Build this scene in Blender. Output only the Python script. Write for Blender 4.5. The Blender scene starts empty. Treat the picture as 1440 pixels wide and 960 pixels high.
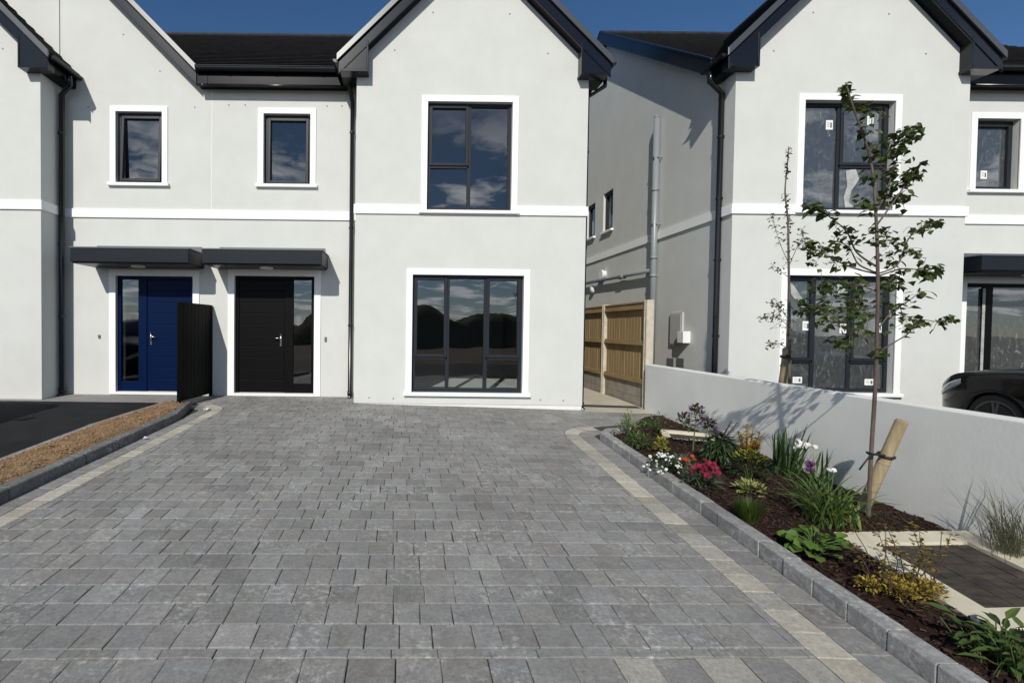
import bpy, math, random
from mathutils import Vector, Matrix, noise
R = random.Random(7)
SC = bpy.context.scene
COL = SC.collection
rad = math.radians

# ---------------------------------------------------------------- camera
F, PX, PY = 700.0, 569.0, 477.0           # focal length and principal point in photo pixels (1440 wide)
PITCH, ROLL, EYE = math.atan(16 / 700), .012, 1.22
CAM = Vector((0, 0, EYE))
fw = Vector((0, math.cos(PITCH), -math.sin(PITCH)))
r0 = Vector((1, 0, 0)); u0 = Vector((0, math.sin(PITCH), math.cos(PITCH)))
rt = math.cos(ROLL) * r0 + math.sin(ROLL) * u0
up = -math.sin(ROLL) * r0 + math.cos(ROLL) * u0
cd = bpy.data.cameras.new('camera')
cam = bpy.data.objects.new('camera', cd); COL.objects.link(cam)
cam.matrix_world = Matrix(((rt.x, up.x, -fw.x, 0), (rt.y, up.y, -fw.y, 0), (rt.z, up.z, -fw.z, EYE), (0, 0, 0, 1)))
cd.sensor_width = 36; cd.sensor_fit = 'HORIZONTAL'
cd.lens = 36 * F / 1440
cd.shift_x = (720 - PX) / 1440; cd.shift_y = (PY - 480) / 1440
cd.clip_start = .05; cd.clip_end = 2000
SC.camera = cam

# ---------------------------------------------------------------- sky, sun, exposure
TOSUN = Vector((-.31, -1, .72)).normalized()
SC.view_settings.view_transform = 'Standard'; SC.view_settings.look = 'None'
SC.view_settings.exposure = EXPOSURE = 0.04; SC.view_settings.gamma = 1
wd = bpy.data.worlds.new('World'); SC.world = wd; wd.use_nodes = True
nt = wd.node_tree; N = nt.nodes; L = nt.links
bg = N['Background']; bg.inputs[1].default_value = .085
sky = N.new('ShaderNodeTexSky'); sky.sky_type = 'NISHITA'; sky.sun_disc = False
sky.sun_elevation = math.asin(TOSUN.z)
sky.sun_rotation = math.atan2(TOSUN.x, TOSUN.y)
sky.altitude = 1500; sky.air_density = 1.0; sky.dust_density = .0; sky.ozone_density = 3.5
# broken clouds low over the half of the sky behind the photographer (seen only in the window glass)
def nd(t, **kw):
    n = N.new(t)
    for k, v in kw.items(): setattr(n, k, v)
    return n
tc = nd('ShaderNodeTexCoord'); sep = nd('ShaderNodeSeparateXYZ'); L.new(tc.outputs['Generated'], sep.inputs[0])
mz = nd('ShaderNodeMath', operation='MAXIMUM'); L.new(sep.outputs[2], mz.inputs[0]); mz.inputs[1].default_value = .02
mza = nd('ShaderNodeMath', operation='ADD'); L.new(mz.outputs[0], mza.inputs[0]); mza.inputs[1].default_value = .12
dx = nd('ShaderNodeMath', operation='DIVIDE'); L.new(sep.outputs[0], dx.inputs[0]); L.new(mza.outputs[0], dx.inputs[1])
dy = nd('ShaderNodeMath', operation='DIVIDE'); L.new(sep.outputs[1], dy.inputs[0]); L.new(mza.outputs[0], dy.inputs[1])
cmb = nd('ShaderNodeCombineXYZ'); L.new(dx.outputs[0], cmb.inputs[0]); L.new(dy.outputs[0], cmb.inputs[1])
ns = nd('ShaderNodeTexNoise'); L.new(cmb.outputs[0], ns.inputs['Vector'])
ns.inputs['Scale'].default_value = 2.3; ns.inputs['Detail'].default_value = 9; ns.inputs['Roughness'].default_value = .62
cr = nd('ShaderNodeValToRGB'); L.new(ns.outputs['Fac'], cr.inputs[0])
cr.color_ramp.elements[0].position = .48; cr.color_ramp.elements[1].position = .60
hi = nd('ShaderNodeMapRange'); L.new(sep.outputs[2], hi.inputs[0])     # no cloud above about 20 degrees
hi.inputs[1].default_value = .27; hi.inputs[2].default_value = .42; hi.inputs[3].default_value = 1; hi.inputs[4].default_value = 0
bk = nd('ShaderNodeMapRange'); L.new(sep.outputs[1], bk.inputs[0])     # only behind the camera
bk.inputs[1].default_value = -.35; bk.inputs[2].default_value = -.1; bk.inputs[3].default_value = 1; bk.inputs[4].default_value = 0
m1 = nd('ShaderNodeMath', operation='MULTIPLY'); L.new(hi.outputs[0], m1.inputs[0]); L.new(bk.outputs[0], m1.inputs[1])
m2 = nd('ShaderNodeMath', operation='MULTIPLY'); L.new(m1.outputs[0], m2.inputs[0]); L.new(cr.outputs[0], m2.inputs[1])
mx = nd('ShaderNodeMixRGB'); L.new(m2.outputs[0], mx.inputs[0])
hsv = nd('ShaderNodeHueSaturation'); hsv.inputs['Saturation'].default_value = 1.14; hsv.inputs['Value'].default_value = .97   # deeper blue away from the sun
fr_m = nd('ShaderNodeMath', operation='SUBTRACT'); fr_m.inputs[0].default_value = 1; L.new(bk.outputs[0], fr_m.inputs[1]); L.new(fr_m.outputs[0], hsv.inputs['Fac'])
L.new(sky.outputs[0], hsv.inputs['Color']); L.new(hsv.outputs[0], mx.inputs[1])
mx.inputs[2].default_value = (20, 20.5, 21.5, 1)
L.new(mx.outputs[0], bg.inputs[0])

sl = bpy.data.lights.new('sun', 'SUN'); sl.energy = 4.0; sl.angle = rad(.5); sl.color = (1, .958, .868)
so = bpy.data.objects.new('sun', sl); COL.objects.link(so)
so.rotation_euler = (-TOSUN).to_track_quat('-Z', 'Y').to_euler(); so.location = (-10, -30, 25)

# ---------------------------------------------------------------- helpers
def at(x, y, Y):                      # photo pixel -> point on the plane y = Y
    d = fw + (x - PX) / F * rt - (y - PY) / F * up
    return CAM + d * (Y / d.y)
def atx(x, y, X):
    d = fw + (x - PX) / F * rt - (y - PY) / F * up
    return CAM + d * (X / d.x)
def zg(x, y):                         # the lie of the land
    yy = max(min(y, 8.8), -2)
    return -.40 + .044 * yy - .0187 * max(0, min(x, 6) + .8) * min(1, max(0, yy / 8.25))

WL = {}                               # world location of every parent
class MB:
    def __init__(s): s.v = []; s.f = []; s.c = []
    def add(s, vs, fs, col=None):
        o = len(s.v); s.v += [Vector(p) for p in vs]
        for f in fs: s.f.append([i + o for i in f]); s.c.append(col)
        return s
    def box(s, x0, x1, y0, y1, z0, z1, col=None):
        vs = [(x, y, z) for z in (z0, z1) for y in (y0, y1) for x in (x0, x1)]
        return s.add(vs, [(0, 2, 3, 1), (4, 5, 7, 6), (0, 1, 5, 4), (2, 6, 7, 3), (0, 4, 6, 2), (1, 3, 7, 5)], col)
    def hexa(s, b, t, col=None):      # 4 bottom + 4 top points
        return s.add(list(b) + list(t), [(3, 2, 1, 0), (4, 5, 6, 7), (0, 1, 5, 4), (1, 2, 6, 5), (2, 3, 7, 6), (3, 0, 4, 7)], col)
    def quad(s, *p, col=None): return s.add(p, [tuple(range(len(p)))], col)
    def prism(s, pts, y0, y1):        # polygon in xz, run along y
        n = len(pts)
        vs = [(x, y0, z) for x, z in pts] + [(x, y1, z) for x, z in pts]
        return s.add(vs, [tuple(range(n)), tuple(range(2 * n - 1, n - 1, -1))] + [(i, i + n, (i + 1) % n + n, (i + 1) % n) for i in range(n)])
    def prismx(s, pts, x0, x1):       # polygon in yz, run along x
        n = len(pts)
        vs = [(x0, y, z) for y, z in pts] + [(x1, y, z) for y, z in pts]
        return s.add(vs, [tuple(range(n)), tuple(range(2 * n - 1, n - 1, -1))] + [(i, i + n, (i + 1) % n + n, (i + 1) % n) for i in range(n)])
    def tube(s, pts, r, n=10, cap=True):
        pts = [Vector(p) for p in pts]; k = len(pts)
        if not isinstance(r, (list, tuple)): r = [r] * k
        o = len(s.v); ref = None
        for i, p in enumerate(pts):
            t = (pts[min(i + 1, k - 1)] - pts[max(i - 1, 0)]).normalized()
            if ref is None:
                ref = t.orthogonal().normalized()
            ref = (ref - t * ref.dot(t)); ref = ref.normalized() if ref.length > 1e-6 else t.orthogonal().normalized()
            b = t.cross(ref)
            for j in range(n):
                a = 2 * math.pi * j / n
                s.v.append(p + (ref * math.cos(a) + b * math.sin(a)) * r[i])
        for i in range(k - 1):
            for j in range(n):
                s.f.append([o + i * n + j, o + i * n + (j + 1) % n, o + (i + 1) * n + (j + 1) % n, o + (i + 1) * n + j]); s.c.append(None)
        if cap:
            s.f.append([o + j for j in range(n)][::-1]); s.c.append(None)
            s.f.append([o + (k - 1) * n + j for j in range(n)]); s.c.append(None)
        return s
    def disc(s, c, nrm, r, h=.01, n=16):
        c = Vector(c); nrm = Vector(nrm).normalized()
        return s.tube([c, c + nrm * h], r, n)
    def leaf(s, p, d, L_, w, upv=Vector((0, 0, 1)), droop=.25, fold=.12, rnd=.55):
        p = Vector(p); d = Vector(d).normalized(); side = d.cross(upv)
        if side.length < .05: side = d.orthogonal()
        side.normalize(); nn = side.cross(d).normalized()
        a = p + d * L_ * .33 - nn * L_ * droop * .15; b = p + d * L_ * .7 - nn * L_ * droop * .5; t = p + d * L_ - nn * L_ * droop
        fz = nn * w * fold
        vs = [p, a + side * w * .5 + fz, b + side * w * rnd * .5 + fz, t, b - side * w * rnd * .5 + fz, a - side * w * .5 + fz, a, b]
        return s.add(vs, [(0, 1, 6), (0, 6, 5), (1, 2, 7, 6), (6, 7, 4, 5), (2, 3, 7), (7, 3, 4)])
    def strap(s, p, az, L_, lean, curve, w, n=7, twist=0):
        p = Vector(p); h = Vector((math.cos(az), math.sin(az), 0)); sd = Vector((-h.y, h.x, 0))
        vs = []; a = lean; q = p.copy()
        for i in range(n + 1):
            t = i / n; ww = w * (.75 + .5 * t if t < .3 else .9 * (1 - ((t - .3) / .7) ** 2.2) + .02) * .5
            sd2 = (sd * math.cos(twist * t) + Vector((0, 0, 1)) * math.sin(twist * t))
            vs += [q - sd2 * ww, q + h * .0 + Vector((0, 0, -ww * .35)), q + sd2 * ww]
            q = q + (h * math.sin(a) + Vector((0, 0, math.cos(a)))) * (L_ / n)
            a += curve / n * (.4 + 1.2 * t)
        fs = []
        for i in range(n):
            o = i * 3
            fs += [(o, o + 1, o + 4, o + 3), (o + 1, o + 2, o + 5, o + 4)]
        return s.add(vs, fs)
    def build(s, name, m, parent=None, smooth=False, bevel=0, label=None):
        o3 = WL.get(parent.name, Vector()) if parent else Vector()
        me = bpy.data.meshes.new(name)
        me.from_pydata([v - o3 for v in s.v], [], s.f)
        me.materials.append(m)
        if any(c is not None for c in s.c):
            ca = me.color_attributes.new('Col', 'FLOAT_COLOR', 'CORNER')
            k = 0; buf = []
            for f, c in zip(s.f, s.c):
                c = c or (1, 1, 1)
                buf += [c[0], c[1], c[2], 1] * len(f)
            ca.data.foreach_set('color', buf)
        if smooth: me.polygons.foreach_set('use_smooth', [True] * len(me.polygons))
        me.update()
        o = bpy.data.objects.new(name, me); COL.objects.link(o)
        if parent: o.parent = parent
        WL[o.name] = o3
        if bevel:
            b = o.modifiers.new('bevel', 'BEVEL'); b.width = bevel; b.segments = 2; b.limit_method = 'ANGLE'
        if label: o['label'] = label
        return o

def thing(name, label, cat, loc, group=None):
    o = bpy.data.objects.new(name, None); COL.objects.link(o); o.location = loc
    WL[o.name] = Vector(loc); o['label'] = label; o['category'] = cat
    if group: o['group'] = group
    return o
def tag(o, label, cat, group=None):
    o['label'] = label; o['category'] = cat
    if group: o['group'] = group
    return o
def struct(o, kind='structure'):
    o['kind'] = kind; return o

# ---------------------------------------------------------------- materials
def mat(name, col, rough=.6, spec=.5, var=0, vscale=3, bump=0, bscale=40, metallic=0, bdist=.01, detail=6, col2=None, attr=False, coat=0, aniso=None):
    m = bpy.data.materials.new(name); m.use_nodes = True
    t = m.node_tree; n = t.nodes; l = t.links; b = n['Principled BSDF']
    b.inputs['Base Color'].default_value = (*col, 1); b.inputs['Roughness'].default_value = rough
    b.inputs['Specular IOR Level'].default_value = spec; b.inputs['Metallic'].default_value = metallic
    if coat: b.inputs['Coat Weight'].default_value = coat; b.inputs['Coat Roughness'].default_value = .03
    co = n.new('ShaderNodeTexCoord')
    vec = co.outputs['Object']
    if aniso:
        mp = n.new('ShaderNodeMapping'); mp.inputs['Scale'].default_value = aniso; l.new(vec, mp.inputs[0]); vec = mp.outputs[0]
    src = None
    if attr:
        at_ = n.new('ShaderNodeAttribute'); at_.attribute_name = 'Col'; src = at_.outputs['Color']
    if var or col2:
        x = n.new('ShaderNodeTexNoise'); x.inputs['Scale'].default_value = vscale; x.inputs['Detail'].default_value = detail; x.inputs['Roughness'].default_value = .6
        l.new(vec, x.inputs['Vector'])
        mr = n.new('ShaderNodeMapRange'); mr.inputs[1].default_value = .3; mr.inputs[2].default_value = .7; l.new(x.outputs['Fac'], mr.inputs[0])
        if col2:
            mxx = n.new('ShaderNodeMixRGB'); mxx.inputs[1].default_value = (*col, 1); mxx.inputs[2].default_value = (*col2, 1)
            l.new(mr.outputs[0], mxx.inputs[0]); src2 = mxx.outputs[0]
        else:
            mr.inputs[3].default_value = 1 - var; mr.inputs[4].default_value = 1 + var
            hs = n.new('ShaderNodeMixRGB'); hs.blend_type = 'MULTIPLY'; hs.inputs[0].default_value = 1
            if src: l.new(src, hs.inputs[1])
            else: hs.inputs[1].default_value = (*col, 1)
            l.new(mr.outputs[0], hs.inputs[2]); src2 = hs.outputs[0]
        l.new(src2, b.inputs['Base Color'])
    elif src: l.new(src, b.inputs['Base Color'])
    if bump:
        y = n.new('ShaderNodeTexNoise'); y.inputs['Scale'].default_value = bscale; y.inputs['Detail'].default_value = 5; l.new(vec, y.inputs['Vector'])
        bp = n.new('ShaderNodeBump'); bp.inputs['Strength'].default_value = bump; bp.inputs['Distance'].default_value = bdist
        l.new(y.outputs['Fac'], bp.inputs['Height']); l.new(bp.outputs[0], b.inputs['Normal'])
    return m

def leafmat(name, dark, light, trans=.25, rough=.45):
    m = bpy.data.materials.new(name); m.use_nodes = True
    t = m.node_tree; n = t.nodes; l = t.links; b = n['Principled BSDF']; out = n['Material Output']
    g = n.new('ShaderNodeNewGeometry')
    mx_ = n.new('ShaderNodeMixRGB'); mx_.inputs[1].default_value = (*dark, 1); mx_.inputs[2].default_value = (*light, 1)
    l.new(g.outputs['Random Per Island'], mx_.inputs[0])
    l.new(mx_.outputs[0], b.inputs['Base Color']); b.inputs['Roughness'].default_value = rough; b.inputs['Specular IOR Level'].default_value = .35
    tr = n.new('ShaderNodeBsdfTranslucent'); l.new(mx_.outputs[0], tr.inputs[0])
    ms = n.new('ShaderNodeMixShader'); ms.inputs[0].default_value = trans
    l.new(b.outputs[0], ms.inputs[1]); l.new(tr.outputs[0], ms.inputs[2]); l.new(ms.outputs[0], out.inputs[0])
    return m

def glassmat(name, tint=.5, ior=1.9, film=0, wav=.015):
    m = bpy.data.materials.new(name); m.use_nodes = True
    t = m.node_tree; n = t.nodes; l = t.links; out = n['Material Output']; n.remove(n['Principled BSDF'])
    tr = n.new('ShaderNodeBsdfTransparent'); tr.inputs[0].default_value = (tint * .95, tint, tint * 1.02, 1)
    gl = n.new('ShaderNodeBsdfGlossy'); gl.inputs['Roughness'].default_value = .0; gl.inputs[0].default_value = (1, 1, 1, 1)
    co = n.new('ShaderNodeTexCoord')
    x = n.new('ShaderNodeTexNoise'); x.inputs['Scale'].default_value = 1.3; x.inputs['Detail'].default_value = 1; l.new(co.outputs['Object'], x.inputs['Vector'])
    bp = n.new('ShaderNodeBump'); bp.inputs['Strength'].default_value = wav * 10; bp.inputs['Distance'].default_value = .02
    l.new(x.outputs['Fac'], bp.inputs['Height']); l.new(bp.outputs[0], gl.inputs['Normal'])
    lw = n.new('ShaderNodeLayerWeight'); lw.inputs[0].default_value = .5
    pw = n.new('ShaderNodeMath'); pw.operation = 'POWER'; pw.inputs[1].default_value = 5; l.new(lw.outputs['Facing'], pw.inputs[0])
    fr = n.new('ShaderNodeMapRange'); fr.inputs[3].default_value = ((ior - 1) / (ior + 1)) ** 2; fr.inputs[4].default_value = .95; l.new(pw.outputs[0], fr.inputs[0])
    ms = n.new('ShaderNodeMixShader'); l.new(fr.outputs[0], ms.inputs[0]); l.new(tr.outputs[0], ms.inputs[1]); l.new(gl.outputs[0], ms.inputs[2])
    last = ms.outputs[0]
    if film:                           # protective film still on the glass: milky smears and creases
        df = n.new('ShaderNodeBsdfDiffuse'); df.inputs[0].default_value = (.42, .46, .47, 1)
        mp = n.new('ShaderNodeMapping'); mp.inputs['Scale'].default_value = (5, 5, 2.2); mp.inputs['Rotation'].default_value = (0, .5, 0); l.new(co.outputs['Object'], mp.inputs[0])
        a = n.new('ShaderNodeTexNoise'); a.inputs['Scale'].default_value = 1.9; a.inputs['Detail'].default_value = 10; a.inputs['Roughness'].default_value = .62; a.inputs['Distortion'].default_value = 2.4; l.new(mp.outputs[0], a.inputs['Vector'])
        ra = n.new('ShaderNodeValToRGB'); l.new(a.outputs['Fac'], ra.inputs[0])
        e = ra.color_ramp.elements; e[0].position = .48; e[0].color = (.10, .10, .10, 1); e[1].position = .72; e[1].color = (.62, .62, .62, 1)
        e2 = ra.color_ramp.elements.new(.62); e2.color = (.17, .17, .17, 1)
        ms2 = n.new('ShaderNodeMixShader'); l.new(ra.outputs[0], ms2.inputs[0]); l.new(last, ms2.inputs[1]); l.new(df.outputs[0], ms2.inputs[2]); last = ms2.outputs[0]
    l.new(last, out.inputs[0])
    return m

M = {}
M['render'] = mat('smooth_render', (.58, .587, .562), .9, .2, var=.04, vscale=1.9, bump=.3, bscale=22, bdist=.006, detail=14)
M['trim'] = mat('white_trim', (.84, .84, .83), .7, .3, var=.02, vscale=2)
M['plinth'] = mat('white_plinth', (.74, .74, .72), .85, .2, var=.06, vscale=4)
M['frame'] = mat('anthracite_frame', (.018, .021, .027), .42, .22)
M['barge'] = mat('anthracite_board', (.006, .008, .0125), .2, .42, var=.1, vscale=2, bump=.04, bscale=4)
M['verge'] = mat('verge_trim_metal', (.05, .055, .06), .3, .9, bump=.03, bscale=6)
M['gutter'] = mat('black_gutter', (.008, .009, .011), .22, .5)
M['soffit'] = mat('dark_soffit', (.003, .004, .006), .3, .09)
M['slate'] = mat('roof_slate', (.024, .024, .027), .6, .25, var=.4, vscale=6, bump=.2, bscale=30, detail=3)
M['canopy'] = mat('canopy_grey', (.010, .0125, .0175), .42, .2, var=.06, vscale=2)
M['flash'] = mat('canopy_flashing', (.10, .105, .115), .45, .5)
M['glass'] = glassmat('window_glass', .78, 2.15)
M['film_glass'] = glassmat('film_covered_glass', .5, 2.2, film=1)
M['film'] = mat('peeled_film', (.36, .37, .36), .6, .4, var=.3, vscale=9)
M['sticker'] = mat('paper_sticker', (.80, .80, .78), .7, .3)
M['ink'] = mat('sticker_print', (.12, .13, .14), .7, .3)
M['bluedoor'] = mat('blue_door_paint', (.0008, .0085, .043), .4, .08)
M['blackdoor'] = mat('black_door_paint', (.003, .003, .0035), .45, .10)
M['chrome'] = mat('brushed_steel', (.62, .60, .56), .25, .5, metallic=1)
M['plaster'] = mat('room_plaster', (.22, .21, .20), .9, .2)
M['floor'] = mat('room_floor', (.62, .60, .56), .8, .2, var=.1)
M['grey_pipe'] = mat('grey_pipe', (.22, .24, .26), .38, .5, var=.05)
M['grey_box'] = mat('meter_box_grey', (.42, .42, .41), .6, .4)
M['white_pl'] = mat('white_plastic', (.75, .75, .74), .4, .5)
M['concrete'] = mat('concrete_post', (.50, .45, .36), .9, .2, var=.14, vscale=9, bump=.3, bscale=60, bdist=.004)
M['gravel_board'] = mat('concrete_board', (.30, .27, .23), .9, .2, var=.2, vscale=5, bump=.3, bscale=50, bdist=.004)
M['timber'] = mat('fence_timber', (.38, .275, .14), .8, .25, col2=(.26, .18, .085), vscale=2.2, aniso=(9, 9, .6), bump=.3, bscale=9, bdist=.004)
M['rail'] = mat('fence_rail', (.29, .205, .10), .8, .25, col2=(.20, .135, .062), vscale=2.2, aniso=(9, .8, 9), bump=.2, bscale=9)
M['wallpaint'] = mat('boundary_render', (.735, .735, .705), .9, .2, var=.05, vscale=1.9, bump=.3, bscale=30, bdist=.004, detail=8)
M['stake'] = mat('stake_wood', (.38, .31, .195), .8, .3, col2=(.24, .185, .11), vscale=3, aniso=(7, 7, 1.2), bump=.4, bscale=10, bdist=.004)
M['strap'] = mat('black_rubber', (.012, .012, .012), .55, .4)
M['bark'] = mat('young_bark', (.11, .085, .07), .85, .25, var=.4, vscale=18, aniso=(1, 1, .3), bump=.6, bscale=60, bdist=.004)
M['bark2'] = mat('purple_twig', (.05, .028, .032), .7, .3)
M['greenstem'] = mat('green_stem', (.07, .12, .03), .6, .3)
M['paver'] = mat('paver', (.2, .2, .2), .82, .3, attr=True, var=.13, vscale=11, bump=.35, bscale=120, bdist=.003, detail=8)
M['kerb'] = mat('kerb_concrete', (.2, .2, .2), .85, .3, attr=True, var=.24, vscale=13, bump=.5, bscale=110, bdist=.004, detail=8)
def bloom(m):
    t = m.node_tree; n = t.nodes; l = t.links; b = n['Principled BSDF']
    src = b.inputs['Base Color'].links[0].from_socket
    co = n.new('ShaderNodeTexCoord'); x = n.new('ShaderNodeTexNoise'); x.inputs['Scale'].default_value = 3.1; x.inputs['Detail'].default_value = 3; l.new(co.outputs['Object'], x.inputs['Vector'])
    y = n.new('ShaderNodeTexNoise'); y.inputs['Scale'].default_value = 26; y.inputs['Detail'].default_value = 8; y.inputs['Roughness'].default_value = .75; l.new(co.outputs['Object'], y.inputs['Vector'])
    r1 = n.new('ShaderNodeMapRange'); r1.inputs[1].default_value = .45; r1.inputs[2].default_value = .62; l.new(x.outputs['Fac'], r1.inputs[0])
    r2 = n.new('ShaderNodeMapRange'); r2.inputs[1].default_value = .50; r2.inputs[2].default_value = .68; l.new(y.outputs['Fac'], r2.inputs[0])
    k = n.new('ShaderNodeMath'); k.operation = 'MULTIPLY'; l.new(r1.outputs[0], k.inputs[0]); l.new(r2.outputs[0], k.inputs[1])
    k2 = n.new('ShaderNodeMath'); k2.operation = 'MULTIPLY'; k2.inputs[1].default_value = .8; l.new(k.outputs[0], k2.inputs[0])
    mx_ = n.new('ShaderNodeMixRGB'); mx_.inputs[2].default_value = (.50, .50, .48, 1); l.new(k2.outputs[0], mx_.inputs[0]); l.new(src, mx_.inputs[1])
    z = n.new('ShaderNodeTexNoise'); z.inputs['Scale'].default_value = 48; z.inputs['Detail'].default_value = 6; z.inputs['Roughness'].default_value = .8; l.new(co.outputs['Object'], z.inputs['Vector'])
    r3 = n.new('ShaderNodeMapRange'); r3.inputs[1].default_value = .3; r3.inputs[2].default_value = .7; r3.inputs[3].default_value = .70; r3.inputs[4].default_value = 1.28; l.new(z.outputs['Fac'], r3.inputs[0])
    w = n.new('ShaderNodeTexNoise'); w.inputs['Scale'].default_value = .9; w.inputs['Detail'].default_value = 4; l.new(co.outputs['Object'], w.inputs['Vector'])
    r4 = n.new('ShaderNodeMapRange'); r4.inputs[1].default_value = .3; r4.inputs[2].default_value = .7; r4.inputs[3].default_value = .88; r4.inputs[4].default_value = 1.12; l.new(w.outputs['Fac'], r4.inputs[0])
    m0 = n.new('ShaderNodeMixRGB'); m0.blend_type = 'MULTIPLY'; m0.inputs[0].default_value = 1; l.new(mx_.outputs[0], m0.inputs[1]); l.new(r4.outputs[0], m0.inputs[2])
    mm = n.new('ShaderNodeMixRGB'); mm.blend_type = 'MULTIPLY'; mm.inputs[0].default_value = 1; l.new(m0.outputs[0], mm.inputs[1]); l.new(r3.outputs[0], mm.inputs[2])
    l.new(mm.outputs[0], b.inputs['Base Color'])
bloom(M['paver']); bloom(M['kerb'])
M['joint'] = mat('joint_sand', (.06, .058, .054), .95, .1, var=.3, vscale=30, bump=.4, bscale=200)
M['tarmac'] = mat('tarmac', (.018, .0185, .02), .85, .15, var=.25, vscale=3, bump=.7, bscale=260, bdist=.004)
M['path'] = mat('light_concrete', (.46, .42, .34), .9, .2, var=.1, vscale=3, bump=.2, bscale=90, bdist=.003)
M['pathgrey'] = mat('grey_paving', (.25, .245, .235), .9, .2, var=.12, vscale=5, bump=.2, bscale=90, bdist=.003)
M['soil'] = mat('dry_soil', (.33, .22, .125), .95, .1, col2=(.22, .14, .078), vscale=7, bump=1, bscale=60, bdist=.02)
M['mulch'] = mat('bark_mulch', (.020, .011, .008), .95, .1, col2=(.045, .024, .017), vscale=40, bump=1, bscale=120, bdist=.02)
M['chips'] = leafmat('bark_chips', (.012, .007, .0055), (.060, .031, .022), 0, .9)
M['clods'] = leafmat('soil_clods', (.21, .13, .07), (.36, .24, .14), 0, .95)
M['ground'] = mat('bare_ground', (.16, .125, .09), .95, .1, var=.3, vscale=.4, bump=.5, bscale=3, bdist=.05)
M['mound'] = mat('earth_mound', (.10, .075, .05), .95, .1, col2=(.06, .075, .035), vscale=.35, bump=.6, bscale=2, bdist=.1)
M['cover'] = mat('manhole_cover', (.022, .022, .023), .75, .25, col2=(.095, .076, .060), vscale=2.6, aniso=(2, 7, 2), bump=.6, bscale=70, bdist=.006)
M['frame_conc'] = mat('manhole_concrete', (.60, .55, .43), .9, .2, var=.08, vscale=6, bump=.2, bscale=80, bdist=.003)
M['carpaint'] = mat('car_paint_black', (.002, .002, .0025), .25, .2, coat=.16)
M['carglass'] = mat('car_glass', (.01, .012, .014), .05, .8)
M['tyre'] = mat('tyre_rubber', (.012, .012, .012), .8, .3)
M['alloy'] = mat('alloy_grey', (.06, .06, .065), .3, .6, metallic=.7)
M['lens'] = mat('headlight_lens', (.35, .37, .4), .08, .9)
M['trimblk'] = mat('car_black_plastic', (.014, .014, .014), .6, .3)
M['gate'] = mat('black_gate_paint', (.003, .003, .0035), .5, .08)
# ---------------------------------------------------------------- house builders
def wall_sheet(mb, x0, x1, z0, z1, holes, yf, yb):
    """front wall between two y planes with openings cut right through it"""
    xs = sorted({x0, x1, *[h[0] for h in holes], *[h[1] for h in holes]})
    zs = sorted({z0, z1, *[h[2] for h in holes], *[h[3] for h in holes]})
    for i in range(len(xs) - 1):
        for j in range(len(zs) - 1):
            a, b, c, d = xs[i], xs[i + 1], zs[j], zs[j + 1]
            cx, cz = (a + b) / 2, (c + d) / 2
            if any(h[0] < cx < h[1] and h[2] < cz < h[3] for h in holes): continue
            mb.quad((a, yf, c), (b, yf, c), (b, yf, d), (a, yf, d))
            mb.quad((a, yb, d), (b, yb, d), (b, yb, c), (a, yb, c))
    for a, b, c, d in holes:
        mb.quad((a, yf, c), (a, yf, d), (a, yb, d), (a, yb, c)); mb.quad((b, yf, c), (b, yb, c), (b, yb, d), (b, yf, d))
        mb.quad((a, yf, c), (a, yb, c), (b, yb, c), (b, yf, c)); mb.quad((a, yf, d), (b, yf, d), (b, yb, d), (a, yb, d))
    mb.quad((x0, yf, z0), (x0, yf, z1), (x0, yb, z1), (x0, yb, z0)); mb.quad((x1, yf, z0), (x1, yb, z0), (x1, yb, z1), (x1, yf, z1))
    mb.quad((x0, yf, z1), (x1, yf, z1), (x1, yb, z1), (x0, yb, z1))

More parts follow.
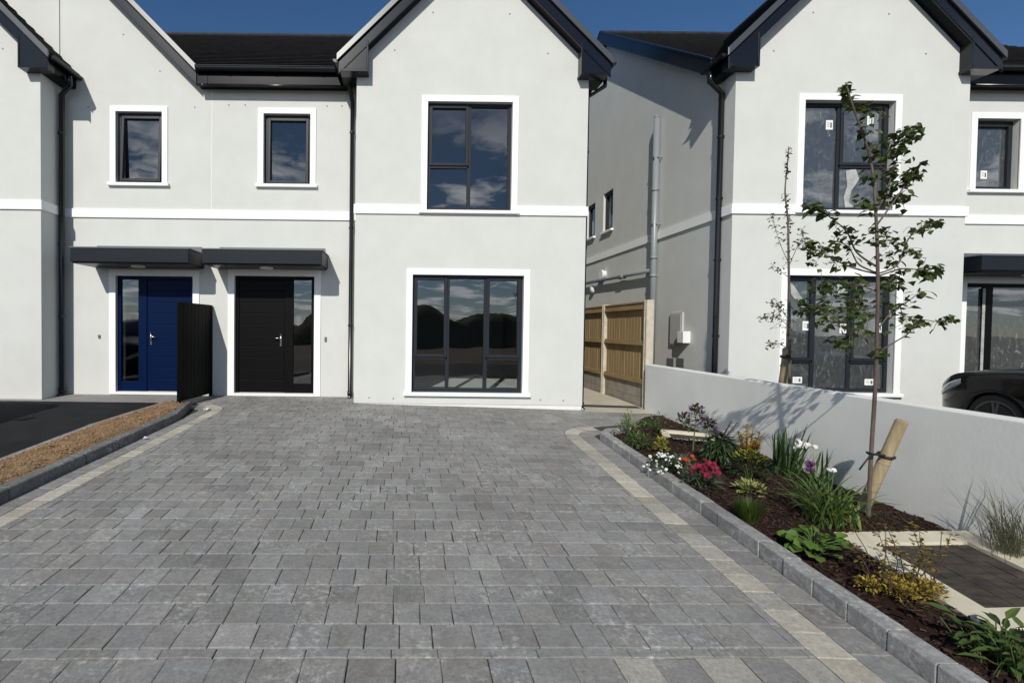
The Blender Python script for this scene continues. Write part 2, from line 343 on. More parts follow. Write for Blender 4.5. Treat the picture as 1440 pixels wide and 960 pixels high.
def window(house, hole, Y, bars=(), sashes=(), glass='glass', side=None, surround=.1, deep=.07, ajar=0, sill=True, label=None):
    """frame ring, bars, sashes, glass, sill and white surround. side: X of a wall that faces -x (u runs along y there)"""
    u0_, u1_, z0, z1 = hole
    def bx(mb, a, b, n0, n1, c, d):
        if side is None: mb.box(a, b, Y + n0, Y + n1, c, d)
        else: mb.box(side + n0, side + n1, a, b, c, d)
    f = MB(); w = .055
    n0, n1 = deep, deep + .075
    bx(f, u0_, u0_ + w, n0, n1, z0, z1); bx(f, u1_ - w, u1_, n0, n1, z0, z1)
    bx(f, u0_ + w, u1_ - w, n0, n1, z0, z0 + w + .012); bx(f, u0_ + w, u1_ - w, n0, n1, z1 - w, z1)
    for (a, b, c, d) in bars: bx(f, a, b, n0 + .002, n1 - .002, c, d)
    win = f.build('window', M['frame'], house, bevel=.004, label=label)
    for (a, b, c, d) in sashes:
        s = MB(); q = .048; e0, e1 = deep - .018, deep + .055
        bx(s, a, a + q, e0, e1, c, d); bx(s, b - q, b, e0, e1, c, d); bx(s, a + q, b - q, e0, e1, c, c + q); bx(s, a + q, b - q, e0, e1, d - q, d)
        if ajar:
            for i, v in enumerate(s.v): s.v[i] = Vector((v.x, v.y - ajar * (d - v.z) / (d - c), v.z))
        s.build('sash', M['frame'], win, bevel=.005)
    g = MB(); k = deep + .032
    if side is None:
        g.quad((u0_ + .02, Y + k, z0 + .02), (u1_ - .02, Y + k, z0 + .02), (u1_ - .02, Y + k, z1 - .02), (u0_ + .02, Y + k, z1 - .02))
    else:
        g.quad((side + k, u1_ - .02, z0 + .02), (side + k, u0_ + .02, z0 + .02), (side + k, u0_ + .02, z1 - .02), (side + k, u1_ - .02, z1 - .02))
    g.build('pane', M[glass], win)
    if surround:
        t = MB(); s_ = surround
        bx(t, u0_ - s_, u0_, -.018, .012, z0 - .0, z1 + s_); bx(t, u1_, u1_ + s_, -.018, .012, z0 - .0, z1 + s_)
        bx(t, u0_, u1_, -.018, .012, z1, z1 + s_)
        t.build('surround', M['trim'], win, bevel=.003)
    if sill:
        t = MB(); o = surround + .03 if surround else .05
        bx(t, u0_ - o, u1_ + o, -.062, deep + .03, z0 - .055, z0 - .0015)
        t.build('sill', M['trim'], win, bevel=.006)
    return win

def stickers(win, lst, Y):
    for (x, z, w, h) in lst:
        s = MB().box(x - w / 2, x + w / 2, Y - .003, Y, z - h / 2, z + h / 2).build('sticker', M['sticker'], win)
        i = MB()
        # a vertical logo bar and a few lines of print too small to read
        i.box(x + w * .12, x + w * .34, Y - .0045, Y - .0032, z - h * .3, z + h * .25)
        for k in range(3): i.box(x - w * .36, x + w * .02, Y - .0045, Y - .0032, z + h * (.22 - .2 * k), z + h * (.27 - .2 * k))
        o3 = i.build('print', M['ink'], win)

def front_door(house, hole, Y, paint, light_right, glass='glass', label=None, glazed=False):
    x0, x1, z0, z1 = hole; w = .06
    f = MB(); n0, n1 = Y + .05, Y + .13
    f.box(x0, x0 + w, n0, n1, z0, z1); f.box(x1 - w, x1, n0, n1, z0, z1); f.box(x0 + w, x1 - w, n0, n1, z1 - w, z1)
    W_ = x1 - x0
    if light_right: m0, m1 = x0 + .62 * W_ * 1.0, x0 + .73 * W_; la, lb, sa, sb = x0 + w, m0, m1, x1 - w
    else: m0, m1 = x0 + .27 * W_, x0 + .38 * W_; la, lb, sa, sb = m1, x1 - w, x0 + w, m0
    f.box(m0, m1, n0 + .003, n1, z0 + .03, z1 - w)
    # panel under the sidelight
    f.box(sa, sb, n0 + .01, n1, z0 + .03, z0 + .20)
    d = f.build('door', M[paint], house, bevel=.004, label=label)
    if glazed:
        g = MB(); g.quad((la, n0 + .03, z0 + .03), (lb, n0 + .03, z0 + .03), (lb, n0 + .03, z1 - w), (la, n0 + .03, z1 - w)); g.build('leaf', M[glass], d)
        e = MB(); e.box(m0 - .03, m0 + .015, n0 - .006, n0 + .002, z0 + .03, z1 - w - .02); e.build('protective_tape', M['film'], d)
    lf = MB(); k = 10 if not glazed else 0; h = (z1 - w - z0 - .05) / 10
    for i in range(k):
        lf.box(la + .004, lb - .004, n0 + .018, n1 - .01, z0 + .045 + i * h + .007, z0 + .045 + (i + 1) * h)
        lf.box(la + .006, lb - .006, n0 + .026, n1 - .012, z0 + .045 + i * h - .001, z0 + .045 + i * h + .008)
    if k: lf.build('leaf', M[paint], d, bevel=.003)
    g = MB(); g.quad((sa, n0 + .03, z0 + .20), (sb, n0 + .03, z0 + .20), (sb, n0 + .03, z1 - w), (sa, n0 + .03, z1 - w)); g.build('sidelight', M[glass], d)
    t = MB(); t.box(x0 - .005, x1 + .005, Y - .03, Y + .12, z0 - .02, z0 + .028); t.build('threshold', M['white_pl'], d)
    hx = lb - .07 if light_right else la + .07; sg = -1 if light_right else 1; hz = z0 + .97
    hd = MB(); hd.box(hx - .016, hx + .016, n0 + .004, n0 + .018, hz - .11, hz + .12)
    hd.tube([(hx, n0 + .01, hz + .03), (hx, n0 - .035, hz + .03)], .010); hd.tube([(hx, n0 - .035, hz + .03), (hx + sg * .05, n0 - .04, hz + .033), (hx + sg * .115, n0 - .037, hz + .025)], .009)
    if not glazed: hd.build('handle', M['chrome'], d, smooth=True)
    s = MB(); q = .115
    s.box(x0 - q, x0, Y - .018, Y + .012, z0 - .02, z1 + q); s.box(x1, x1 + q, Y - .018, Y + .012, z0 - .02, z1 + q); s.box(x0, x1, Y - .018, Y + .012, z1, z1 + q)
    s.build('surround', M['trim'], d, bevel=.003)
    return d

def canopy(house, x0, x1, Y):
    z0, z1, d = 2.215, 2.46, .65
    c = MB(); c.box(x0, x1, Y - d, Y - .002, z0 + .02, z1)
    cp = c.build('canopy', M['canopy'], house, bevel=.01)
    s = MB(); s.box(x0 + .025, x1 - .025, Y - d + .025, Y - .004, z0, z0 + .018); s.build('soffit', M['soffit'], cp)
    e = MB(); e.box(x0 - .012, x1 + .012, Y - d - .012, Y - d + .05, z1, z1 + .022); e.box(x0 - .012, x0 + .05, Y - d + .05, Y - .003, z1, z1 + .022); e.box(x1 - .05, x1 + .012, Y - d + .05, Y - .003, z1, z1 + .022)
    e.prismx([(Y - d + .05, z1 + .002), (Y - .003, z1 + .002), (Y - .003, z1 + .14), (Y - .012, z1 + .14), (Y - .018, z1 + .035)], x0 + .05, x1 - .05)
    e.build('edge_trim', M['flash'], cp, bevel=.003)
    xm = (x0 + x1) / 2; MB().disc((xm, Y - .38, z0 - .028), (0, 0, 1), .11, .03, 24).build('light', M['white_pl'], cp, bevel=.004)
    return cp

def slates(mb, a0, a1, b0, b1, k, th=.022):
    """courses of slate from the eave a0-a1 up to the ridge b0-b1"""
    a0, a1, b0, b1 = map(Vector, (a0, a1, b0, b1)); n = (a1 - a0).cross(b0 - a0).normalized()
    if n.z < 0: n = -n
    for i in range(k):
        s, e = i / k, (i + 1) / k
        p, q = a0.lerp(b0, s), a1.lerp(b1, s); r_, t_ = a0.lerp(b0, e), a1.lerp(b1, e)
        mb.quad(p + n * th, q + n * th, t_ + n * .003, r_ + n * .003)
        mb.quad(p + n * (th - .012), q + n * (th - .012), q + n * th, p + n * th)
        p2, q2 = a0.lerp(b0, s + .5 / k), a1.lerp(b1, s + .5 / k); mb.quad(p + n * (th - .012), p2 + n * .002, q2 + n * .002, q + n * (th - .012))
        # the odd slate that sits a little proud
    d = n * -.05
    mb.quad(a0 + d, b0 + d, b1 + d, a1 + d)
    mb.quad(a0, a0 + d, a1 + d, a1)

def rake(mb, cx, half, ze, slope, side, a, b, y0, y1, to=0):
    """board along one rake: vertical offsets a..b under the roof line"""
    za = ze + slope * half
    mb.prism([(cx + side * half, ze - a), (cx + side * to, za - slope * to - a), (cx + side * to, za - slope * to - b), (cx + side * half, ze - b)], y0, y1)

def gable_roof(house, cx, half, ze, slope, yf, yw, yb, box=True, wallhalf=1.9, yeave=None, sides=(-1, 1)):
    za = ze + slope * half; yeave = yeave or yb
    s = MB()
    for sd in sides:
        slates(s, (cx + sd * half, yf - .015, ze), (cx + sd * half, yeave, ze), (cx, yf - .015, za), (cx, yb, za), 14, .026)
    s.tube([(cx, yf - .02, za + .02), (cx, yb, za + .02)], .07, 8)
    rf = s.build('roof', M['slate'], house)
    for sd in sides:
        v = MB(); rake(v, cx, half + .01, ze - .01, slope, sd, -.035, .085, yf - .035, yf + .0); v.build('verge_trim', M['verge'], rf, bevel=.006)
        b = MB(); rake(b, cx, half - .02, ze + .02, slope, sd, .11, .30, yf + .002, yf + .03)
        rake(b, cx, half - .02, ze + .02, slope, sd, .285, .305, yf - .008, yf + .001)
        b.build('bargeboard', M['barge'], rf, bevel=.004)
        c = MB(); rake(c, cx, half - .03, ze + .03, slope, sd, .06, .11, yf + .0, yf + .02); rake(c, cx, half - .3, ze + slope * .3, slope, sd, .27, .295, yf + .031, yw + .03)
        c.build('soffit', M['soffit'], rf)
        if box:
            e = MB(); o = half - .045; i = o - .44; zb = ze - .21
            zt = lambda h: za - slope * h - .10
            poly = [(cx + sd * i, zb), (cx + sd * i, zt(i) - .12), (cx + sd * (i + .14), zt(i + .14)), (cx + sd * o, zt(o)), (cx + sd * o, zb)]
            e.prism(poly, yf + .004, yw + .01)
            e.prism([(cx + sd * (i - .012), zb - .03), (cx + sd * (i - .012), zb + .012), (cx + sd * (o + .0), zb + .012), (cx + sd * (o + .0), zb - .03)], yf - .006, yw + .01)
            e.prism([(cx + sd * (i - .012), zb + .012), (cx + sd * (i - .012), zt(i) - .12), (cx + sd * (i + .02), zt(i) - .10), (cx + sd * (i + .02), zb + .012)], yf - .006, yf + .003)
            e.build('eaves_box', M['barge'], rf, bevel=.006)
            g = MB(); yb2 = min(yb, yeave)
            g.box(cx + sd * (wallhalf - .02), cx + sd * o, yw + .011, yb2, zb - .02, zb); g.box(cx + sd * (o - .022), cx + sd * o, yw + .011, yb2, zb, ze - .05)
            g.build('fascia', M['soffit'], rf)
            gx = cx + sd * (half + .025); t = MB()
            prof = [(gx + .055 * math.cos(a_), ze - .035 + .055 * math.sin(a_)) for a_ in [math.pi + math.pi * k / 8 for k in range(9)]]
            inner = [(gx + .048 * math.cos(a_), ze - .033 + .048 * math.sin(a_)) for a_ in [2 * math.pi - math.pi * k / 8 for k in range(9)]]
            t.prism(prof + inner, yf + .03, yb2); t.prism(prof, yf + .022, yf + .034)
            t.build('gutter', M['gutter'], rf, bevel=.002)
    return rf

def eave_roof(house, x0, x1, ye, ze, yr, zr, yback, yw, gut=(None, None), verge=(), xe=None):
    s = MB(); slates(s, (x0 if xe is None else xe, ye, ze), (x1, ye, ze), (x0, yr, zr), (x1, yr, zr), 28, .036)
    slates(s, (x0, yback, ze), (x1, yback, ze), (x0, yr, zr), (x1, yr, zr), 12, .02)
    s.tube([(x0, yr, zr + .015), (x1, yr, zr + .015)], .07, 8)
    rf = s.build('roof', M['slate'], house)
    g0, g1 = gut
    f = MB(); f.box(g0, g1, ye + .005, ye + .03, ze - .33, ze - .06); f.box(g0, g1, ye + .03, yw + .01, ze - .30, ze - .28)
    f.box(g0, g1, ye - .012, ye + .005, ze - .335, ze - .30)
    f.build('fascia', M['soffit'], rf, bevel=.004)
    MB().tube([(g0, ye + .0, ze - .315), (g1, ye + .0, ze - .315)], .022, 10).build('fascia_trim', M['gutter'], rf, smooth=True)
    t = MB(); yc = ye - .045; zc = ze - .035; r_ = .062
    prof = [(yc + r_ * math.cos(a), zc + r_ * math.sin(a) * 1.25) for a in [math.pi + math.pi * k / 8 for k in range(9)]]
    inner = [(yc + (r_ - .008) * math.cos(a), zc + .003 + (r_ - .008) * math.sin(a) * 1.25) for a in [2 * math.pi - math.pi * k / 8 for k in range(9)]]
    t.prismx(prof + inner, g0, g1)
    t.tube([(g0, yc - r_, zc), (g1, yc - r_, zc)], .011, 8)
    gt = t.build('gutter', M['gutter'], rf, bevel=.002)
    x = g0 + .35
    while x < g1 - .1:
        MB().prismx([(yc + 1.08 * r_ * math.cos(a), zc + 1.08 * r_ * 1.25 * math.sin(a)) for a in [math.pi + math.pi * k / 8 for k in range(9)]], x, x + .035).build('gutter_bracket', M['gutter'], gt); x += .8
    sl = (zr - ze) / (yr - ye)
    for xv, sgn in verge:               # sloping boards at a gable end that faces sideways
        b = MB(); e0, e1 = (xv - .03, xv) if sgn < 0 else (xv, xv + .03)
        b.prismx([(ye - .02, ze + .04), (yr, zr + .05), (yback + .02, ze + .04), (yback + .02, ze - .24), (yr, zr - .25), (ye - .02, ze - .24)], e0, e1)
        b.build('bargeboard', M['barge'], rf, bevel=.005)
        v = MB(); v.prismx([(ye - .04, ze + .05), (yr, zr + .075), (yback + .04, ze + .05), (yback + .04, ze + .02), (yr, zr + .045), (ye - .04, ze + .02)], e0 - .012, e1 + .012)
        v.build('verge_trim', M['barge'], rf, bevel=.004)
        u = MB(); wx = xv + .21 if sgn < 0 else xv - .21
        u.prismx([(ye - .0, ze - .20), (yr, zr - .21), (yback, ze - .20), (yback, ze - .23), (yr, zr - .24), (ye, ze - .23)], min(e1, wx), max(e1, wx))
        u.build('soffit', M['soffit'], rf)
    return rf

def downpipe(house, pts, r=.036, brackets=(), wall=(0, 1, 0)):
    t = MB(); t.tube(pts, r, 14); t.tube([pts[-2] if len(pts) > 2 else pts[0], Vector(pts[-2] if len(pts) > 2 else pts[0]) + Vector((0, 0, .08))], r * 1.25, 14)
    p = t.build('downpipe', M['gutter'], house, smooth=True)
    w = Vector(wall); x, y = pts[len(pts) // 2][0], pts[len(pts) // 2][1]
    for z in brackets:
        c = MB(); c.tube([(x, y, z - .018), (x, y, z + .018)], r * 1.22, 14); q = Vector((x, y, z)); sd = Vector((w.y, w.x, 0)) * .045
        c.tube([q + sd * -1 + w * .03, q + sd + w * .03], .012, 6); c.build('pipe_bracket', M['gutter'], p)
    return p

def string_course(house, spans, Y, z0=3.092, z1=3.245, proud=.028):
    for a, b in spans: MB().box(a, b, Y - proud, Y + .004, z0, z1).build('string_course', M['trim'], house, bevel=.004)

def dots(house, pts):
    for p in pts: MB().tube([Vector(p) + Vector((0, -.004, 0)), Vector(p) + Vector((0, .005, 0))], .012, 8).build('fixing_plug', M['ink'], house)

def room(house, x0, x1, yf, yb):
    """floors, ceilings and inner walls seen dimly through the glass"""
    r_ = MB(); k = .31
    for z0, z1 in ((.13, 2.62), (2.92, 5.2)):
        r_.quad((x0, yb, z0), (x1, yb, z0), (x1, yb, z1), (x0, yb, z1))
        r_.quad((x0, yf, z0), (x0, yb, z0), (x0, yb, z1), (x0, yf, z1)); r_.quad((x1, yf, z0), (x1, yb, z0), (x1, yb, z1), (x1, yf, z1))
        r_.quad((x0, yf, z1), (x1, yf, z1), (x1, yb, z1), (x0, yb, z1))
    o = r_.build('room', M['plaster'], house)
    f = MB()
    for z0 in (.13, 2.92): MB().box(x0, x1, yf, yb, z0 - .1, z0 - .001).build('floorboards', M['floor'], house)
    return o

EY, GY, SLOPE = 8.8, 8.25, .98
ZE, HALF = 5.55, 2.2                          # eave height and half width of the gabled bays
ZM, YR, ZR = 5.64, 13.4, 8.9                  # main roofs: eave and ridge
def hole(a, b, Y):
    p, q = at(*a, Y), at(*b, Y); return (p.x, q.x, q.z, p.z)

def bay_wall(mb, x0, x1, cx, Y, holes, back, zt=5.3, low=-.5):
    wall_sheet(mb, x0, x1, -.035, zt, holes, Y, Y + .3)
    za = ZE + SLOPE * HALF - .2; xr = lambda x: za - SLOPE * abs(x - cx)
    mb.prism([(x0, zt), (x1, zt), (x1, max(xr(x1), zt + .01)), (cx, za), (x0, max(xr(x0), zt + .01))], Y, Y + .3)
    mb.box(x0, x0 + .3, Y + .3, back, -.035, 5.36); mb.box(x1 - .3, x1, Y + .3, back, -.035, 5.36)

# ================================================================ the pair of houses on the left
# --- house with the black door
B = thing('house', 'light grey rendered house with a black front door and large gabled bay', 'house', (-.2, 8.8, -.1), 'rendered houses in a row')
party = -3.42
bx0, bx1, bcx = -.835, 2.965, 1.07
hW = hole((371, 160), (436, 260), EY); hD = hole((330, 387.5), (441, 555.5), EY)
hU = hole((602, 143), (718.5, 297), GY); hLo = hole((580.5, 386), (734, 553), GY)
w = MB()
wall_sheet(w, party, bx0, -.035, 5.5, [hW, hD], EY, EY + .3)
bay_wall(w, bx0, bx1, bcx, GY, [hU, hLo], EY + .3)
w.box(bx1 - .3, bx1, EY + .3, 18, -.035, 5.36)
w.box(party, bx1, 17.7, 18, -.035, 5.36)
w.build('wall', M['render'], B)
pl = MB(); pl.box(bx0 + .008, bx1 - .008, GY + .010, GY + .3, -.5, -.036); pl.box(party, bx0, EY + .010, EY + .3, -.5, -.036); pl.box(bx1 - .29, bx1 - .008, GY + .3, 18, -.5, -.036)
pl.build('plinth', M['plinth'], B)
string_course(B, [(party, bx0)], EY); string_course(B, [(bx0 - .028, hU[0] - .1), (hU[1] + .1, bx1 + .028)], GY)
sc2 = MB(); sc2.box(bx1 - .004, bx1 + .028, GY + .005, 17.9, 3.092, 3.245); sc2.build('string_course', M['trim'], B)
window(B, hW, EY, sashes=[(hW[0] + .06, hW[1] - .04, hW[2] + .03, hW[3] - .05)], ajar=.02)
mx_ = hU[0] + (hU[1] - hU[0]) * .5; tz = at(602, 232, GY).z
window(B, hU, GY, bars=[(mx_ - .03, mx_ + .03, hU[2], hU[3]), (hU[0], mx_, tz - .03, tz + .03)], sashes=[(hU[0] + .035, mx_ - .012, tz + .01, hU[3] - .03)])
a_, b_ = hLo[0] + (hLo[1] - hLo[0]) * .322, hLo[0] + (hLo[1] - hLo[0]) * .668; tz = at(600, 503, GY).z
window(B, hLo, GY, bars=[(a_ - .03, a_ + .03, hLo[2], hLo[3]), (b_ - .03, b_ + .03, hLo[2], hLo[3]), (hLo[0], a_, tz - .028, tz + .028), (b_, hLo[1], tz - .028, tz + .028)],
       sashes=[(hLo[0] + .035, a_ - .012, tz + .008, hLo[3] - .03), (b_ + .012, hLo[1] - .035, tz + .008, hLo[3] - .03)])
front_door(B, hD, EY, 'blackdoor', True)
canopy(B, -3.325, -1.365, EY)
eave_roof(B, party, bx1 + .18, EY - .2, ZM, YR, ZR, 18.2, EY, gut=(-3.418, -1.05), verge=[(bx1 + .21, 1)])
gable_roof(B, bcx, HALF, ZE, SLOPE, GY - .19, GY, 11.65, yeave=8.62)
downpipe(B, [(-.98, 8.56, 5.42), (-.98, 8.60, 5.30), (-.955, 8.74, 5.12), (-.955, 8.74, 2.5), (-.955, 8.74, .02), (-.955, 8.66, -.06)], brackets=(4.6, 2.95, 1.25))
downpipe(B, [(bcx + HALF + .03, 8.42, 5.45), (bcx + HALF + .03, 8.42, 5.30), (bx1 + .045, 8.42, 5.10), (bx1 + .045, 8.42, 2.4), (bx1 + .045, 8.42, -.08), (bx1 + .07, 8.30, -.15)], brackets=(4.2, 2.6, .9), wall=(-1, 0, 0))
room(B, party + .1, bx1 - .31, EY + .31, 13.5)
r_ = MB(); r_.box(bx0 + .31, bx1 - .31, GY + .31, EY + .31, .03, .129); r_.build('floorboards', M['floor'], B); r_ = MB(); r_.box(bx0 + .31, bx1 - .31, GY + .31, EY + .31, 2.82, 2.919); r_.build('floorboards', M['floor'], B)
bell = MB(); p = at(458, 477, EY); bell.box(p.x - .018, p.x + .018, EY - .02, EY + .01, p.z - .04, p.z + .04); bell.build('doorbell', M['ink'], B, bevel=.004)
dots(B, [at(x, y, GY) for x, y in ((609, 18), (717, 20), (555, 71), (770.5, 75.5))] + [at(x, y, EY) for x, y in ((322, 148), (345, 148), (460, 149.5), (481, 149.5))])
dots(B, [at(x, y, GY) for x, y in ((519, 559), (553, 560), (760, 562), (792, 563))])
j = MB(); j.box(party - .006, party + .006, EY - .002, EY + .01, 3.26, 5.35); j.build('movement_joint', M['plinth'], B)

# --- house with the blue door
A = thing('house', 'light grey rendered house with a blue front door at the left edge', 'house', (-6.8, 8.8, -.1), 'rendered houses in a row')
ax0, ax1, acx = -9.87, -6.02, -7.945
hW = hole((163, 157), (228, 258), EY); hD = hole((163, 387.5), (271, 553.5), EY)
wcx, whalf, wze = -6.86, 3.26, 5.62                # the wide gable in the plane of the front wall
w = MB()
wall_sheet(w, ax1, party, -.035, 5.3, [hW, hD], EY, EY + .3)
w.box(wcx - whalf + .1, ax1, EY, EY + .3, -.035, 5.3)
za = wze + whalf - .22
w.prism([(wcx - whalf + .1, 5.3), (party, 5.3), (party, 5.42), (wcx + (za - 5.42), 5.42), (wcx, za), (wcx - (za - 5.42), 5.42), (wcx - whalf + .1, 5.42)], EY, EY + .3)
aU = (-8.62, -7.25, at(602, 297, GY).z, at(602, 143, GY).z); aL = (-8.84, -7.03, at(600, 553, GY).z, at(600, 386, GY).z)
bay_wall(w, ax0, ax1, acx, GY, [aU, aL], EY)
w.box(wcx - whalf + .1, wcx - whalf + .4, EY + .3, 18, -.035, 5.36); w.box(wcx - whalf + .1, party, 17.7, 18, -.035, 5.36)
w.build('wall', M['render'], A)
pl = MB(); pl.box(ax0, ax1 - .008, GY + .010, GY + .3, -.5, -.036); pl.box(ax1 - .3, ax1 - .008, GY + .3, EY, -.5, -.036); pl.box(ax1 - .008, party, EY + .010, EY + .3, -.5, -.036)
pl.build('plinth', M['plinth'], A)
string_course(A, [(ax1, party)], EY); string_course(A, [(ax0, aU[0] - .1), (aU[1] + .1, ax1 + .028)], GY)
s2 = MB(); s2.box(ax1 - .004, ax1 + .028, GY + .005, EY - .03, 3.092, 3.245); s2.build('string_course', M['trim'], A)
window(A, hW, EY, sashes=[(hW[0] + .07, hW[1] - .03, hW[2] + .03, hW[3] - .05)], ajar=.07)
zu = [at(602, y, GY).z for y in (143, 297, 232)]; zl = [at(600, y, GY).z for y in (386, 553, 503)]
for hx in (aU, aL):
    up_ = hx is aU; m_ = (hx[0] + hx[1]) / 2; tz = zu[2] if up_ else zl[2]; o_ = .27 * (hx[1] - hx[0])
    if up_: window(A, hx, GY, bars=[(m_ - .03, m_ + .03, hx[2], hx[3]), (m_, hx[1], tz - .03, tz + .03)], sashes=[(m_ + .012, hx[1] - .035, tz + .01, hx[3] - .03)])
    else: window(A, hx, GY, bars=[(m_ - o_ / 2 - .06, m_ - o_ / 2, hx[2], hx[3]), (m_ + o_ / 2, m_ + o_ / 2 + .06, hx[2], hx[3]), (hx[0], m_ - o_ / 2, tz - .028, tz + .028), (m_ + o_ / 2, hx[1], tz - .028, tz + .028)])
front_door(A, hD, EY, 'bluedoor', False)
canopy(A, -5.48, -3.54, EY)
eave_roof(A, wcx - whalf, party, EY - .2, ZM, YR, ZR, 18.2, EY, gut=(-3.60, -3.42), xe=-3.62)
rf = gable_roof(A, wcx, whalf, wze, 1.0, EY - .18, EY, YR, box=False)
gable_roof(A, acx, HALF, ZE, SLOPE, GY - .19, GY, EY - .005)
downpipe(A, [(ax1 + .30, 8.50, 5.40), (ax1 + .28, 8.56, 5.28), (ax1 + .07, 8.66, 5.16), (ax1 + .06, 8.66, 2.5), (ax1 + .06, 8.66, .02), (ax1 + .06, 8.58, -.05)], r=.045, brackets=(4.5, 2.6, 1.35, .1))
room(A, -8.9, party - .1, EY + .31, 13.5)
p = at(140, 473, EY); bell = MB(); bell.box(p.x - .016, p.x + .016, EY - .02, EY + .01, p.z - .03, p.z + .03); bell.build('doorbell', M['ink'], A)
dots(A, [at(x, y, EY) for x, y in ((173.5, 49), (225, 100.5), (274, 151), (124, 151))] + [at(4, 69, GY)])
j = MB(); p = at(84, 20, EY); j.box(p.x - .006, p.x + .006, EY - .003, EY + .01, 5.5, 7.9); j.build('movement_joint', M['frame'], A)

# ================================================================ the house on the right
CY, CE = 7.95, 8.49
C_ = thing('house', 'light grey rendered house with film and paper stickers on its window glass', 'house', (8, 8.5, -.1), 'rendered houses in a row')
cx0, cx1, ccx = 5.18, 8.88, 7.05
hU = hole((1132, 141), (1254, 297), CY); hLo = hole((1107, 387), (1255, 553), CY); hW = hole((1374, 167), (1431, 267.5), CE)
p = at(1359, 398, CE); hD = (p.x, p.x + 1.38, .0, p.z)
s1 = (12.55, 13.15, 3.78, 4.78); s3 = (13.72, 14.32, 3.80, 4.72)
w = MB()
CH = 2.13
zt = 5.3
wall_sheet(w, cx0, cx1, -.5, zt, [hU, hLo], CY, CY + .3)
za = ZE + SLOPE * CH - .2; xr = lambda x: za - SLOPE * abs(x - ccx)
w.prism([(cx0, zt), (cx1, zt), (cx1, xr(cx1)), (ccx, za), (cx0, xr(cx0))], CY, CY + .3)
w.box(cx1 - .3, cx1, CY + .3, CE + .3, -.5, 5.36)
wall_sheet(w, cx1, 13.2, -.5, 5.5, [hW, hD], CE, CE + .3)
# side wall facing left, with two small windows, up to the roof line
ys = [CY + .3, s1[0], s1[1], s3[0], s3[1], 17.5]
def zline(y): return min(ZM + (ZR - ZM) * (y - 8.3) / (13.1 - 8.3), ZM + (ZR - ZM) * (17.9 - y) / (17.9 - 13.1)) - .12
for y0, y1 in zip(ys[:-1], ys[1:]):
    hole_ = s1 if y0 == s1[0] else s3 if y0 == s3[0] else None
    parts = [(-.5, hole_[2]), (hole_[3], 5.3)] if hole_ else [(-.5, 5.3)]
    for z0, z1 in parts: w.box(cx0, cx0 + .3, y0, y1, z0, z1)
w.prismx([(CY + .3, 5.3), (13.1, 5.3), (17.5, 5.3), (17.5, zline(17.5)), (13.1, zline(13.1)), (CY + .3, zline(CY + .3))], cx0, cx0 + .3)
w.box(cx0, 13.2, 17.2, 17.5, -.5, 5.3); w.box(12.9, 13.2, CE + .3, 17.2, -.5, 5.36)
w.build('wall', M['render'], C_)
string_course(C_, [(cx0 - .028, hU[0] - .1), (hU[1] + .1, cx1 + .028)], CY); string_course(C_, [(cx1, 13.2)], CE)
s2 = MB(); s2.box(cx0 - .028, cx0 + .004, CY + .005, 17.4, 3.092, 3.245); s2.build('string_course', M['trim'], C_)
D2 = .10
mx_ = hU[0] + (hU[1] - hU[0]) * .45; tz = at(1200, 231, CY).z
wu = window(C_, hU, CY, bars=[(mx_ - .03, mx_ + .03, hU[2], hU[3]), (mx_, hU[1], tz - .03, tz + .03)], sashes=[(mx_ + .012, hU[1] - .035, tz + .01, hU[3] - .03)], glass='film_glass', deep=D2)
yg = CY + D2 + .03
def onp(x, y, Y): q = at(x, y, Y); return q.x, q.z
stickers(wu, [(*onp(1166, 176, yg), .11, .15), (*onp(1226, 169, yg - .03), .10, .15)], yg - .002)
fl = MB()
q = [onp(x, y, yg) for x, y in ((1189, 240), (1203, 238), (1208, 252), (1197, 268), (1193, 284), (1200, 291), (1188, 292), (1186, 278), (1191, 262))]
fl.add([(x, yg - .006, z) for x, z in q] + [(x, yg - .002, z) for x, z in q], [tuple(range(9)), tuple(range(17, 8, -1))] + [(i, i + 9, (i + 1) % 9 + 9, (i + 1) % 9) for i in range(9)])
fl.build('film', M['film'], wu, label='torn white protective film on the lower right pane')
a_, b_ = hLo[0] + (hLo[1] - hLo[0]) * .30, hLo[0] + (hLo[1] - hLo[0]) * .64; tz = at(1130, 508, CY).z
wl_ = window(C_, hLo, CY, bars=[(a_ - .03, a_ + .03, hLo[2], hLo[3]), (b_ - .03, b_ + .03, hLo[2], hLo[3]), (hLo[0], a_, tz - .028, tz + .028), (b_, hLo[1], tz - .028, tz + .028)],
       sashes=[(hLo[0] + .035, a_ - .012, tz + .008, hLo[3] - .03), (b_ + .012, hLo[1] - .035, tz + .008, hLo[3] - .03)], glass='film_glass', deep=D2)
stickers(wl_, [(*onp(1133, 458, yg), .11, .15), (*onp(1185, 462, yg), .11, .15), (*onp(1236, 461, yg), .08, .15), (*onp(1121, 534, yg), .15, .10), (*onp(1222, 537, yg), .15, .10)], yg - .002)
for poly in (((1111, 398), (1115, 400), (1139, 437), (1131, 437), (1112, 414)), ((1177, 394), (1182, 399), (1196, 416), (1176, 414))):
    fl = MB(); q = [onp(x, y, yg) for x, y in poly]; n_ = len(q)
    fl.add([(x, yg - .006, z) for x, z in q] + [(x, yg - .002, z) for x, z in q], [tuple(range(n_)), tuple(range(2 * n_ - 1, n_ - 1, -1))] + [(i, i + n_, (i + 1) % n_ + n_, (i + 1) % n_) for i in range(n_)])
    fl.build('film', M['film'], wl_)
wr = window(C_, hW, CE, sashes=[(hW[0] + .04, hW[1] - .04, hW[2] + .03, hW[3] - .05)], glass='film_glass', deep=D2)
stickers(wr, [(*onp(1383, 246, CE + .13), .11, .14)], CE + D2 + .028)
